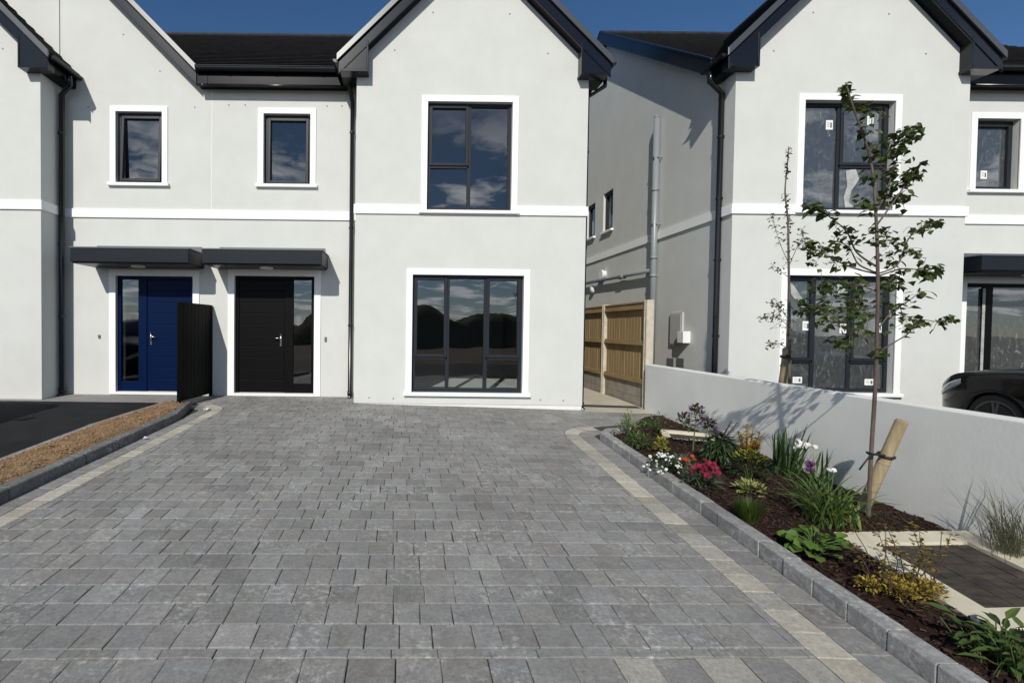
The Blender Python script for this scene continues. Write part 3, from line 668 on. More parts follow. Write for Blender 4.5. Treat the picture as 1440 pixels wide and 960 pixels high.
window(C_, s1, 0, side=cx0, sashes=[(s1[0] + .04, s1[1] - .04, s1[2] + .03, s1[3] - .04)], surround=0, deep=.06, glass='film_glass')
window(C_, s3, 0, side=cx0, sashes=[(s3[0] + .04, s3[1] - .04, s3[2] + .03, s3[3] - .04)], surround=0, deep=.06)
front_door(C_, hD, CE, 'blackdoor', False, 'film_glass', glazed=True)
canopy(C_, 9.05, 11.3, CE)
eave_roof(C_, cx0 - .18, 13.3, CE - .2, ZM, 13.1, ZR, 17.9, CE, gut=(cx1 + .12, 13.3), verge=[(cx0 - .18, -1)])
gable_roof(C_, ccx, CH, ZE, SLOPE, CY - .19, CY, 11.25, wallhalf=1.86, yeave=8.36)
downpipe(C_, [(ccx - CH - .02, 8.16, 5.42), (ccx - CH - .01, 8.18, 5.28), (cx0 - .05, 8.22, 5.10), (cx0 - .05, 8.22, 2.4), (cx0 - .05, 8.22, .3), (cx0 - .05, 8.22, -.2)], r=.045, brackets=(4.4, 3.4, 2.4, 1.15), wall=(1, 0, 0))
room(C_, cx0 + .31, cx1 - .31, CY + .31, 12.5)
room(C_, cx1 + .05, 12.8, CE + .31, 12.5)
# things fixed to the side wall
q0 = atx(924, 420, cx0 - .07); fp = MB(); fy = 10.25
fp.tube([(cx0 - .09, fy, -.2), (cx0 - .09, fy, 5.55)], .062, 18); fp.tube([(cx0 - .09, fy, 5.55), (cx0 - .09, fy, 5.60)], [.062, .05], 18)
for z in (2.35, 2.72, 4.1): fp.tube([(cx0 - .09, fy, z - .03), (cx0 - .09, fy, z + .03)], .069, 18)
fpo = fp.build('soil_pipe', M['grey_pipe'], C_, smooth=True)
for z in (3.4, 4.75):
    c = MB(); c.box(cx0 - .10, cx0 + .0, fy - .085, fy - .065, z - .012, z + .012); c.box(cx0 - .17, cx0 - .155, fy - .09, fy + .0, z - .012, z + .012)
    c.build('pipe_bracket', M['grey_pipe'], fpo)
hp = MB(); hp.tube([(cx0 - .09, fy, 2.47), (cx0 - .09, 11.9, 2.50), (cx0 - .09, 16.2, 2.58)], .042, 14); hp.tube([(cx0 - .09, 11.6, 2.48), (cx0 - .09, 11.85, 2.485)], .055, 14); hp.build('waste_pipe', M['grey_pipe'], C_, smooth=True)
vp = atx(851, 386, cx0); v = MB(); v.tube([(cx0 - .12, vp.y, vp.z), (cx0 + .02, vp.y, vp.z)], [.13, .085], 20); v.build('extractor_vent', M['white_pl'], C_, bevel=.006)
lp = atx(835.5, 407, cx0); v = MB(); v.tube([(cx0 - .10, lp.y, lp.z), (cx0 - .06, lp.y, lp.z), (cx0 + .01, lp.y, lp.z)], [.06, .11, .11], 20); v.build('wall_light', M['white_pl'], C_, smooth=True)
p0, p1 = atx(943.5, 487, cx0), atx(962, 439, cx0)
mb_ = MB(); mb_.box(cx0 - .035, cx0 + .01, p1.y, p0.y, p0.z + .02, p1.z); mo = mb_.build('meter_box', M['grey_box'], C_, bevel=.006)
d_ = MB(); d_.box(cx0 - .045, cx0 - .036, p1.y + .03, p0.y - .03, p0.z + .05, p1.z - .03); d_.build('lid', M['grey_box'], mo, bevel=.004)
p0, p1 = atx(961, 482, cx0), atx(970, 466, cx0)
mb_ = MB(); mb_.box(cx0 - .13, cx0 + .01, p1.y - .02, p0.y - .02, p0.z, p1.z); mb_.build('switch_box', M['white_pl'], C_, bevel=.008)
for x in (943, 957):
    p0 = atx(x, 509, cx0); v = MB(); v.box(cx0 - .012, cx0 + .01, p0.y - .12, p0.y + .12, p0.z - .075, p0.z + .075); vo = v.build('air_vent', M['ink'], C_)
dots(C_, [at(x, y, CY) for x, y in ((1143.5, 18), (1250, 20), (1088, 72), (1302, 76))])
# ---------------------------------------------------------------- ground, paving, kerbs
tri = MB()
x_ = bx1 - .3
tri.prismx([(EY + .1, 5.36), (17.9, 5.36), (YR, ZR - .14)], x_, bx1)
tri.build('wall', M['render'], B)

g = MB(); xs = [-300, -60, -12, -5, 0, 6, 12, 60, 300]; ys = [-400, -60, -20, -2, 0, 8.25, 8.8, 30, 400]
for i in range(len(xs) - 1):
    for j in range(len(ys) - 1):
        g.quad(*[(x, y, zg(x, y) - .10) for x, y in ((xs[i], ys[j]), (xs[i + 1], ys[j]), (xs[i + 1], ys[j + 1]), (xs[i], ys[j + 1]))])
struct(g.build('ground', M['ground']))
def sheet(name, m, x0, x1, y0, y1, dz, nx=4, ny=8, kind='structure'):
    s = MB()
    for i in range(nx):
        for j in range(ny):
            a, b = x0 + (x1 - x0) * i / nx, x0 + (x1 - x0) * (i + 1) / nx; c, d = y0 + (y1 - y0) * j / ny, y0 + (y1 - y0) * (j + 1) / ny
            s.quad(*[(x, y, zg(x, y) + dz) for x, y in ((a, c), (b, c), (b, d), (a, d))])
    return struct(s.build(name, M[m]), kind)
sheet('road', 'tarmac', -60, 60, -9, -1.8, -.07)
sheet('footpath', 'pathgrey', -60, 60, -1.8, .25, -.04)
# earth heaps across the road (they show in the window glass)
def mound(cx, cy, rx, ry, h, seed):
    s = MB(); n = 26; k = 9
    for i in range(k + 1):
        for j in range(n):
            a = 2 * math.pi * j / n; f = i / k; q = Vector((math.cos(a) * 2, math.sin(a) * 2, seed + f * 2))
            w = 1 + .25 * noise.noise(q)
            z = h * (1 - f ** 2.4) * (1 + .2 * noise.noise(q * 1.7)) - .6
            s.v.append(Vector((cx + math.cos(a) * rx * f * w, cy + math.sin(a) * ry * f * w, z)))
    for i in range(k):
        for j in range(n): s.f.append([i * n + j, i * n + (j + 1) % n, (i + 1) * n + (j + 1) % n, (i + 1) * n + j]); s.c.append(None)
    return struct(s.build('hill', M['mound'], smooth=True))
mound(.5, -36, 7, 6, 4.0, 1); mound(9.5, -38, 7, 7, 3.5, 4); mound(-7, -38, 7, 6, 3.6, 9); mound(-24, -48, 12, 9, 3.4, 7); mound(26, -46, 14, 9, 4.4, 11)
sheet('tarmac', 'tarmac', -12, -4.08, .25, 8.12, -.015)
sheet('path', 'pathgrey', -12, -3.80, 8.12, 8.82, -.008)
sheet('side_path', 'path', 2.98, 4.17, 8.09, 17.5, .0, 2, 6)
sheet('drive', 'tarmac', 4.26, 13, .25, 8.5, -.02)
sheet('paving_bed', 'joint', -3.85, 4.12, .25, 8.80, -.011, 8, 16)

def clip(subj, quad):                       # clip polygon subj by a convex counter-clockwise quad
    out = subj
    for i in range(4):
        a, b = quad[i], quad[(i + 1) % 4]; inp = out; out = []
        if not inp: return []
        ins = lambda p: (b[0] - a[0]) * (p[1] - a[1]) - (b[1] - a[1]) * (p[0] - a[0]) >= 0
        for k in range(len(inp)):
            p, q = inp[k - 1], inp[k]
            ip, iq = ins(p), ins(q)
            if ip != iq:
                d1 = (b[0] - a[0]) * (p[1] - a[1]) - (b[1] - a[1]) * (p[0] - a[0]); d2 = (b[0] - a[0]) * (q[1] - a[1]) - (b[1] - a[1]) * (q[0] - a[0])
                t = d1 / (d1 - d2); out.append((p[0] + (q[0] - p[0]) * t, p[1] + (q[1] - p[1]) * t))
            if iq: out.append(q)
    return out
def area(p): return .5 * sum(p[i - 1][0] * p[i][1] - p[i][0] * p[i - 1][1] for i in range(len(p)))
PV = MB()
def rough(poly):                            # tumbled edges: each long side broken into slightly wandering pieces
    out = []
    for i in range(len(poly)):
        (xa, ya), (xb, yb) = poly[i], poly[(i + 1) % len(poly)]; L_ = math.hypot(xb - xa, yb - ya); out.append((xa, ya))
        if L_ > .09:
            for t in (.16, .5, .84): j = R.uniform(-.0028, .0016) * (1 if t == .5 else .7); out.append((xa + (xb - xa) * t + (yb - ya) / L_ * -j * -1, ya + (yb - ya) * t - (xb - xa) / L_ * j))
    return out
def paver(poly, col, ch=.0045, dz=0):
    if len(poly) < 3 or abs(area(poly)) < .0015: return
    if area(poly) < 0: poly = poly[::-1]
    poly = rough(poly)
    cx, cy = sum(p[0] for p in poly) / len(poly), sum(p[1] for p in poly) / len(poly)
    dz += R.uniform(-.0012, .0012); tx, ty = R.uniform(-.005, .005), R.uniform(-.005, .005)
    n = len(poly); Z = lambda x, y: zg(x, y) + dz + tx * (x - cx) + ty * (y - cy)
    inn = []
    for x, y in poly:
        d = math.hypot(x - cx, y - cy); k = 1 - ch * 1.3 / max(d, .02)
        inn.append((cx + (x - cx) * k, cy + (y - cy) * k))
    vs = [(x, y, Z(x, y) - .04) for x, y in poly] + [(x, y, Z(x, y) - ch * .65) for x, y in poly] + [(x, y, Z(x, y)) for x, y in inn]
    fs = [tuple(2 * n + i for i in range(n))] + [(i, (i + 1) % n, n + (i + 1) % n, n + i) for i in range(n)] + [(n + i, n + (i + 1) % n, 2 * n + (i + 1) % n, 2 * n + i) for i in range(n)]
    PV.add(vs, fs, col)
def grey():
    v = R.gauss(.222, .012); v += R.choice((0, 0, 0, 0, 0, -.026, .018)); t = R.uniform(-.001, .006)
    return (v + t + .002, v, v - t - .006)
def cream():
    v = R.gauss(.385, .04); k = R.random()
    return (v * 1.02, v * (.972 - .03 * k), v * (.835 - .06 * k))
def arc(cx, cy, r, a0, a1, n=10): return [(cx + r * math.cos(rad(a0 + (a1 - a0) * i / n)), cy + r * math.sin(rad(a0 + (a1 - a0) * i / n))) for i in range(n + 1)]
# main field: rows run across, turned one degree like the rows in the photograph
region = [(-2.98, .28), (1.895, .28), (2.11, 6.42)] + arc(2.72, 6.42, .61, 180, 95)[1:] + [(3.0, 7.16), (3.4, 7.30), (3.73, 7.72), (4.08, 7.9), (4.08, 8.07), (2.972, 8.07), (2.972, 8.235), (-.85, 8.235), (-.85, 8.79), (-3.40, 8.79), (-3.42, 8.36), (-3.42, 8.10)] + arc(-3.245, 7.52, .48, 95, 0)[1:]
ROT = math.tan(rad(1.5))
y = .3; row = 0
RH = .178
ybands = []
yy = 2.27
while yy > .35: yy -= .19; ybands.append((yy, .187))
ybands = ybands[::-1] + [(2.272, .060)]
yy = 2.337
while yy < 9.1: ybands.append((yy, RH)); yy += RH + .0015
for (y0, h) in ybands:
    x = -3.6 - R.random() * .2
    while x < 4.3:
        w = R.choice((.14, .16, .172, .19, .205)) if h > .1 else R.choice((.2, .22, .25))
        if y0 < 2.2: w = R.choice((.18, .205, .22))
        gp = R.uniform(.0018, .0042); gy = R.uniform(.001, .0024); j = lambda: R.uniform(-.0022, .0022)
        q = [(x + gp / 2 + j(), y0 + gy / 2 + (x * ROT) + j()), (x + w - gp / 2 + j(), y0 + gy / 2 + (x + w) * ROT + j()), (x + w - gp / 2 + j(), y0 + h - gy / 2 + (x + w) * ROT + j()), (x + gp / 2 + j(), y0 + h - gy / 2 + x * ROT + j())]
        c = grey()
        if y0 < 2.2 and x > .9 and R.random() < .5: c = tuple(.5 * (a + b) for a, b in zip(cream(), grey()))
        elif R.random() < .015: c = tuple(v * 1.18 for v in c)
        p = clip(region, q)
        paver(p, c)
        x += w
def along(path, off0, off1, pitch, colf, gap=.004, dz=0):
    """a course of blocks that follows a path, between two sideways offsets (positive = left of travel)"""
    pts = [Vector((p[0], p[1])) for p in path]; seg = []; tot = 0
    for a, b in zip(pts[:-1], pts[1:]): seg.append((tot, a, b)); tot += (b - a).length
    def pos(s):
        for t0, a, b in seg[::-1]:
            if s >= t0 - 1e-9:
                d = (b - a).normalized(); return a + d * (s - t0), d
    n = max(1, round(tot / pitch)); pt = tot / n
    res = []
    for i in range(n):
        a, da = pos(i * pt + gap / 2 + R.uniform(-.001, .001)); b, db = pos((i + 1) * pt - gap / 2 + R.uniform(-.001, .001))
        na, nb = Vector((-da.y, da.x)), Vector((-db.y, db.x))
        res.append([tuple(a + na * off0), tuple(b + nb * off0), tuple(b + nb * off1), tuple(a + na * off1)])
    for q in res: paver(q, colf(), dz=dz)
right = [(1.895, .28), (2.11, 6.42)] + arc(2.72, 6.42, .61, 180, 95)[1:]
along(right, -.004, -.188, .185, lambda: cream() if R.random() < .6 else tuple(.6 * a + .4 * b for a, b in zip(cream(), grey())))
along(right, -.192, -.384, .21, grey)
left = [(-2.98, .28), (-2.765, 7.52)] + arc(-3.245, 7.52, .48, 0, 95)[1:]
along(left, .004, .166, .17, cream)
along(left, .170, .345, .21, grey)
struct(PV.build('driveway', M['paver']))

def kerb(path, pitch, w, h, tone=.25, name='kerb'):
    K = MB(); pts = [Vector((p[0], p[1])) for p in path]; seg = []; tot = 0
    for a, b in zip(pts[:-1], pts[1:]): seg.append((tot, a, b)); tot += (b - a).length
    def pos(s):
        for t0, a, b in seg[::-1]:
            if s >= t0 - 1e-9: return a + (b - a).normalized() * (s - t0), (b - a).normalized()
    n = round(tot / pitch); pt = tot / n
    for i in range(n):
        a, da = pos(i * pt + .003); b, db = pos((i + 1) * pt - .003); m_, dm = pos((i + .5) * pt)
        hh = h + R.uniform(-.004, .004); v = R.gauss(tone, .022 * tone / .25); col = (v * 1.01, v, v * .975); o = R.uniform(-.004, .004)
        ring = []
        for (p, d) in ((a, da), (b, db)):
            nn = Vector((-d.y, d.x)); z = zg(p.x, p.y)
            A_, B_ = p + nn * (w / 2 + o), p - nn * (w / 2 - o); c = .010
            ring.append([(A_.x, A_.y, z - .06), (A_.x, A_.y, z + hh - c), (A_.x - nn.x * c, A_.y - nn.y * c, z + hh), (B_.x + nn.x * c, B_.y + nn.y * c, z + hh), (B_.x, B_.y, z + hh - c), (B_.x, B_.y, z - .06)])
        K.add(ring[0] + ring[1], [(0, 1, 2, 3, 4, 5), (11, 10, 9, 8, 7, 6)] + [(k, k + 6, (k + 1) % 6 + 6, (k + 1) % 6) for k in range(6)], col)
    return struct(K.build(name, M['kerb'], bevel=.003))
kerb([(2.342, .3), (2.552, 6.25)] + arc(2.857, 6.25, .305, 180, 80, 6)[1:], .235, .11, .10, .25)
kerb([(-3.385, .3), (-3.17, 7.50)] + arc(-3.375, 7.50, .205, 0, 80, 5)[1:], .90, .12, .10, .135)
kerb([(-4.02, .3), (-4.02, 6.4), (-3.86, 7.6), (-3.80, 8.1)], .9, .11, .045, .24)

def inman(x, y):                         # keep the bark off the two manholes
    for (cx, cy), (ax, ay), (bx_, by) in (((3.66, 6.36), (.31, -.095), (-.10, -.26)), ((3.485, 2.995), (.51, .035), (.085, .54))):
        d = ax * by - ay * bx_; u = ((x - cx) * by - (y - cy) * bx_) / d; v = (ax * (y - cy) - ay * (x - cx)) / d
        if abs(u) < .97 and abs(v) < .97: return True
# soil strip between the two drives, and the mulched planting bed
def fill(name, m, poly, top, amp, fr, step, kind='stuff', chips=None):
    xs_ = [p[0] for p in poly]; ys_ = [p[1] for p in poly]; s = MB(); idx = {}
    y0 = min(ys_)
    cells = []
    ny = int((max(ys_) - y0) / step); 
    def span(y):
        c = []
        for i in range(len(poly)):
            (xa, ya), (xb, yb) = poly[i - 1], poly[i]
            if (ya <= y < yb) or (yb <= y < ya): c.append(xa + (xb - xa) * (y - ya) / (yb - ya))
        return (min(c), max(c)) if len(c) >= 2 else None
    prev = None; K_ = 34
    for j in range(ny + 1):
        y = y0 + 1e-4 + (max(ys_) - y0 - 2e-4) * j / ny; sp = span(y)
        if not sp: prev = None; continue
        row_ = []
        for i in range(K_ + 1):
            x = sp[0] + (sp[1] - sp[0]) * i / K_; q = Vector((x * fr, y * fr, 3)); e = min(i, K_ - i) / K_
            z = zg(x, y) + top(x, y, e) - (.06 if name == 'mulch' and inman(x, y) else 0) + amp * (noise.noise(q) + .5 * noise.noise(q * 2.3) + .35 * noise.noise(q * 5.1))
            row_.append(len(s.v)); s.v.append(Vector((x, y, z)))
        if prev:
            for i in range(K_): s.f.append([prev[i], prev[i + 1], row_[i + 1], row_[i]]); s.c.append(None)
        prev = row_
    o = struct(s.build(name, M[m], smooth=True), kind)
    return o, s, span
bedpoly = [(2.397, .3), (4.085, .3), (4.085, 7.88), (3.73, 7.70), (3.40, 7.28), (3.0, 6.72), (2.88, 6.50), (2.69, 6.42), (2.607, 6.25)]
btop = lambda x, y, e: (.04 + .035 * min(1, e * 4)) * (1 - .75 * min(1, max(0, (y - 6.3) / .6)))
def zbed(x, y): return zg(x, y) + btop(x, y, .3)
mo, ms_, bspan = fill('mulch', 'mulch', bedpoly, btop, .014, 7, .05)
ch = MB()
for i in range(11000):
    y = .9 + 6.9 * R.random() ** 1.5; sp = bspan(y)
    if not sp: continue
    x = R.uniform(sp[0] + .01, sp[1] - .01)
    if inman(x, y): continue
    e = min((x - sp[0]) / (sp[1] - sp[0]), (sp[1] - x) / (sp[1] - sp[0])); z = zg(x, y) + btop(x, y, e) + R.uniform(-.004, .016)
    L_, w_ = R.uniform(.012, .05), R.uniform(.005, .013); a = R.random() * 6.28; t = R.uniform(-.5, .5)
    d = Vector((math.cos(a) * math.cos(t), math.sin(a) * math.cos(t), math.sin(t))); sdv = d.cross(Vector((R.uniform(-.5, .5), R.uniform(-.5, .5), 1))).normalized(); u_ = d.cross(sdv) * .003; p = Vector((x, y, z))
    b4 = [p - d * L_ / 2 - sdv * w_ / 2, p + d * L_ / 2 - sdv * w_ / 2 * R.uniform(.4, 1), p + d * L_ / 2 + sdv * w_ / 2, p - d * L_ / 2 + sdv * w_ / 2 * R.uniform(.4, 1)]
    ch.hexa([q - u_ for q in b4], [q + u_ for q in b4])
struct(ch.build('bark_chips', M['chips']), 'stuff')
soilpoly = [(-3.965, .3), (-3.445, .3), (-3.23, 7.50), (-3.30, 7.64), (-3.48, 7.72), (-3.80, 7.72), (-3.84, 7.3), (-3.965, 6.4)]
stop = lambda x, y, e: .045 + .045 * min(1, e * 5)
so_, ss_, sspan = fill('soil', 'soil', soilpoly, stop, .020, 8, .05)
cl = MB()
for i in range(5200):
    y = R.uniform(3.2, 7.65); sp = sspan(y); x = R.uniform(*sp); e = min((x - sp[0]) / (sp[1] - sp[0]), (sp[1] - x) / (sp[1] - sp[0]))
    z = zg(x, y) + stop(x, y, e) + R.uniform(-.006, .012); r_ = R.choice((.004, .005, .006, .008, .010, .013)) * R.uniform(.7, 1.3) * (1.8 if R.random() < .015 else 1)
    k = [Vector((R.uniform(-1, 1), R.uniform(-1, 1), R.uniform(-.6, .6))).normalized() for _ in range(6)]
    p = Vector((x, y, z)); ax = [Vector((1, 0, 0)), Vector((0, 1, 0)), Vector((-1, 0, 0)), Vector((0, -1, 0)), Vector((0, 0, .7)), Vector((0, 0, -.7))]
    vs = [p + (a + b * .45) * r_ for a, b in zip(ax, k)]
    cl.add(vs, [(0, 1, 4), (1, 2, 4), (2, 3, 4), (3, 0, 4), (1, 0, 5), (2, 1, 5), (3, 2, 5), (0, 3, 5)])
struct(cl.build('soil_clods', M['clods']), 'stuff')

# ---------------------------------------------------------------- manholes in the bed
def manhole(name_label, c, ax, ay, w, cover, z0):
    c = Vector((*c, 0)); ax = Vector((*ax, 0)); ay = Vector((*ay, 0))
    t = thing('manhole', name_label, 'manhole', (c.x, c.y, z0(c.x, c.y) - .05), 'manholes in the planting bed')
    P = lambda u, v, dz: Vector(((c + ax * u + ay * v).x, (c + ax * u + ay * v).y, z0((c + ax * u + ay * v).x, (c + ax * u + ay * v).y) + dz))
    f = MB(); iu, iv = 1 - w / ax.length, 1 - w / ay.length
    for (a, b, cc, d) in ((-1, 1, -1, -iv), (-1, 1, iv, 1), (-1, -iu, -iv, iv), (iu, 1, -iv, iv)):
        q = [(a, cc), (b, cc), (b, d), (a, d)]; f.hexa([P(u, v, -.08) for u, v in q], [P(u, v, 0) for u, v in q])
    f.build('concrete_surround', M['frame_conc'], t)
    k = MB(); nu, nv = max(3, round(ax.length * 2 * iu / .105)), max(3, round(ay.length * 2 * iv / .105))
    q = [(-iu, -iv), (iu, -iv), (iu, iv), (-iu, iv)]; k.hexa([P(u, v, -.09) for u, v in q], [P(u, v, -cover - .006) for u, v in q])
    for i in range(nu):
        for j in range(nv):
            g_ = .012; a, b = -iu + 2 * iu * (i + g_ * 2) / nu, -iu + 2 * iu * (i + 1 - g_ * 2) / nu; c1, d1 = -iv + 2 * iv * (j + g_ * 2) / nv, -iv + 2 * iv * (j + 1 - g_ * 2) / nv
            q = [(a, c1), (b, c1), (b, d1), (a, d1)]; o = R.uniform(-.002, .002); k.hexa([P(u, v, -cover - .0055) for u, v in q], [P(u, v, -cover + o) for u, v in q])
    k.build('cover', M['cover'], t)
zmh = lambda x, y: zg(x, y) + .066
manhole('small square concrete manhole with a dark cover at the far end of the bed', (3.66, 6.36), (.31, -.095), (-.10, -.26), .10, .03, zmh)
manhole('large pale concrete manhole with a dark streaked cover near the sprawling shrub', (3.485, 2.995), (.51, .035), (.085, .54), .17, .022, lambda x, y: zg(x, y) + .088)

# ---------------------------------------------------------------- low wall, fence, screen
lw = MB(); ya, yb = .3, 8.46
def wl_pts(y, z): return [(4.10, y, z), (4.26, y, z)]
lw.hexa([(4.10, ya, -.7), (4.26, ya, -.7), (4.26, yb, -.5), (4.10, yb, -.5)], [(4.10, ya, .652), (4.26, ya, .652), (4.26, yb, .652), (4.10, yb, .652)])
tag(lw.build('garden_wall', M['wallpaint'], bevel=.012), 'long low smooth white rendered garden wall behind the planting bed', 'wall')

FN = thing('fence', 'timber panel fence with concrete posts along the side path between the houses', 'fence', (4.22, 12, -.2))
px_ = [8.62, 10.46, 12.30, 14.14, 15.98]
zf = 1.735
for y in px_:
    p = MB(); p.box(4.17, 4.285, y - .055, y + .055, -.5, zf + .02); p.box(4.155, 4.17, y - .055, y - .015, -.5, zf + .018); p.box(4.155, 4.17, y + .015, y + .055, -.5, zf + .018)
    p.build('concrete_post', M['concrete'], FN, bevel=.008)
for y0, y1 in zip(px_[:-1], px_[1:]):
    a, b = y0 + .056, y1 - .056
    gb = MB(); gb.box(4.205, 4.25, a, b, -.5, .03); gb.box(4.205, 4.25, a, b, .033, .285); gb.build('gravel_board', M['gravel_board'], FN, bevel=.005)
    pn = MB(); k = 14; wv = (b - a) / k
    for i in range(k):
        o = R.uniform(-.0015, .0015); y_ = a + i * wv
        pn.hexa([(4.222 + o, y_ + .001, .287), (4.240 + o, y_ + .001, .287), (4.236 + o, y_ + wv - .003, .287), (4.2255 + o, y_ + wv - .003, .287)], [(4.222 + o, y_ + .001, 1.66), (4.240 + o, y_ + .001, 1.66), (4.236 + o, y_ + wv - .003, 1.66), (4.2255 + o, y_ + wv - .003, 1.66)])
    po = pn.build('timber_panel', M['timber'], FN)
    for z0, z1 in ((.288, .37), (.96, 1.045), (1.60, 1.70)):
        r_ = MB(); r_.hexa([(4.165, a, z0), (4.218, a, z0), (4.218, b, z0), (4.165, b, z0)], [(4.185, a, z1), (4.218, a, z1), (4.218, b, z1), (4.185, b, z1)]); r_.build('rail', M['rail'], po, bevel=.004)
    r_ = MB(); r_.box(4.17, 4.25, a, b, 1.703, 1.735); r_.build('capping', M['rail'], po, bevel=.004)

GT = thing('gate', 'black vertical board panel standing between the blue door and the black door', 'gate', (-3.45, 8.25, -.04))
p0, p1 = Vector((-3.50, 7.69, 0)), Vector((-3.405, 8.775, 0)); d = (p1 - p0); nrm = Vector((-d.y, d.x, 0)).normalized()
gt = MB(); k = 9
for i in range(k):
    a, b = p0 + d * (i / k + .004), p0 + d * ((i + 1) / k - .004); q = [a - nrm * .012, b - nrm * .012, b + nrm * .012, a + nrm * .012]
    gt.hexa([v + Vector((0, 0, .03)) for v in q], [v + Vector((0, 0, 1.56)) for v in q])
q = [p0 - nrm * .009, p1 - nrm * .009, p1 + nrm * .009, p0 + nrm * .009]
gt.hexa([v + Vector((0, 0, .03)) for v in q], [v + Vector((0, 0, 1.558)) for v in q])
gt.build('board_panel', M['gate'], GT, bevel=.003)
fr_ = MB()
for c in (p0, p1 - d * .05): 
    e = c + d * .05; q = [c - nrm * .022, e - nrm * .022, e + nrm * .022, c + nrm * .022]
    fr_.hexa([v + Vector((0, 0, -.08)) for v in q], [v + Vector((0, 0, 1.575)) for v in q])
q = [p0 + d * .055 - nrm * .02, p1 - d * .055 - nrm * .02, p1 - d * .055 + nrm * .02, p0 + d * .055 + nrm * .02]
fr_.hexa([v + Vector((0, 0, 1.545)) for v in q], [v + Vector((0, 0, 1.58)) for v in q])
fr_.build('frame', M['gate'], GT, bevel=.003)

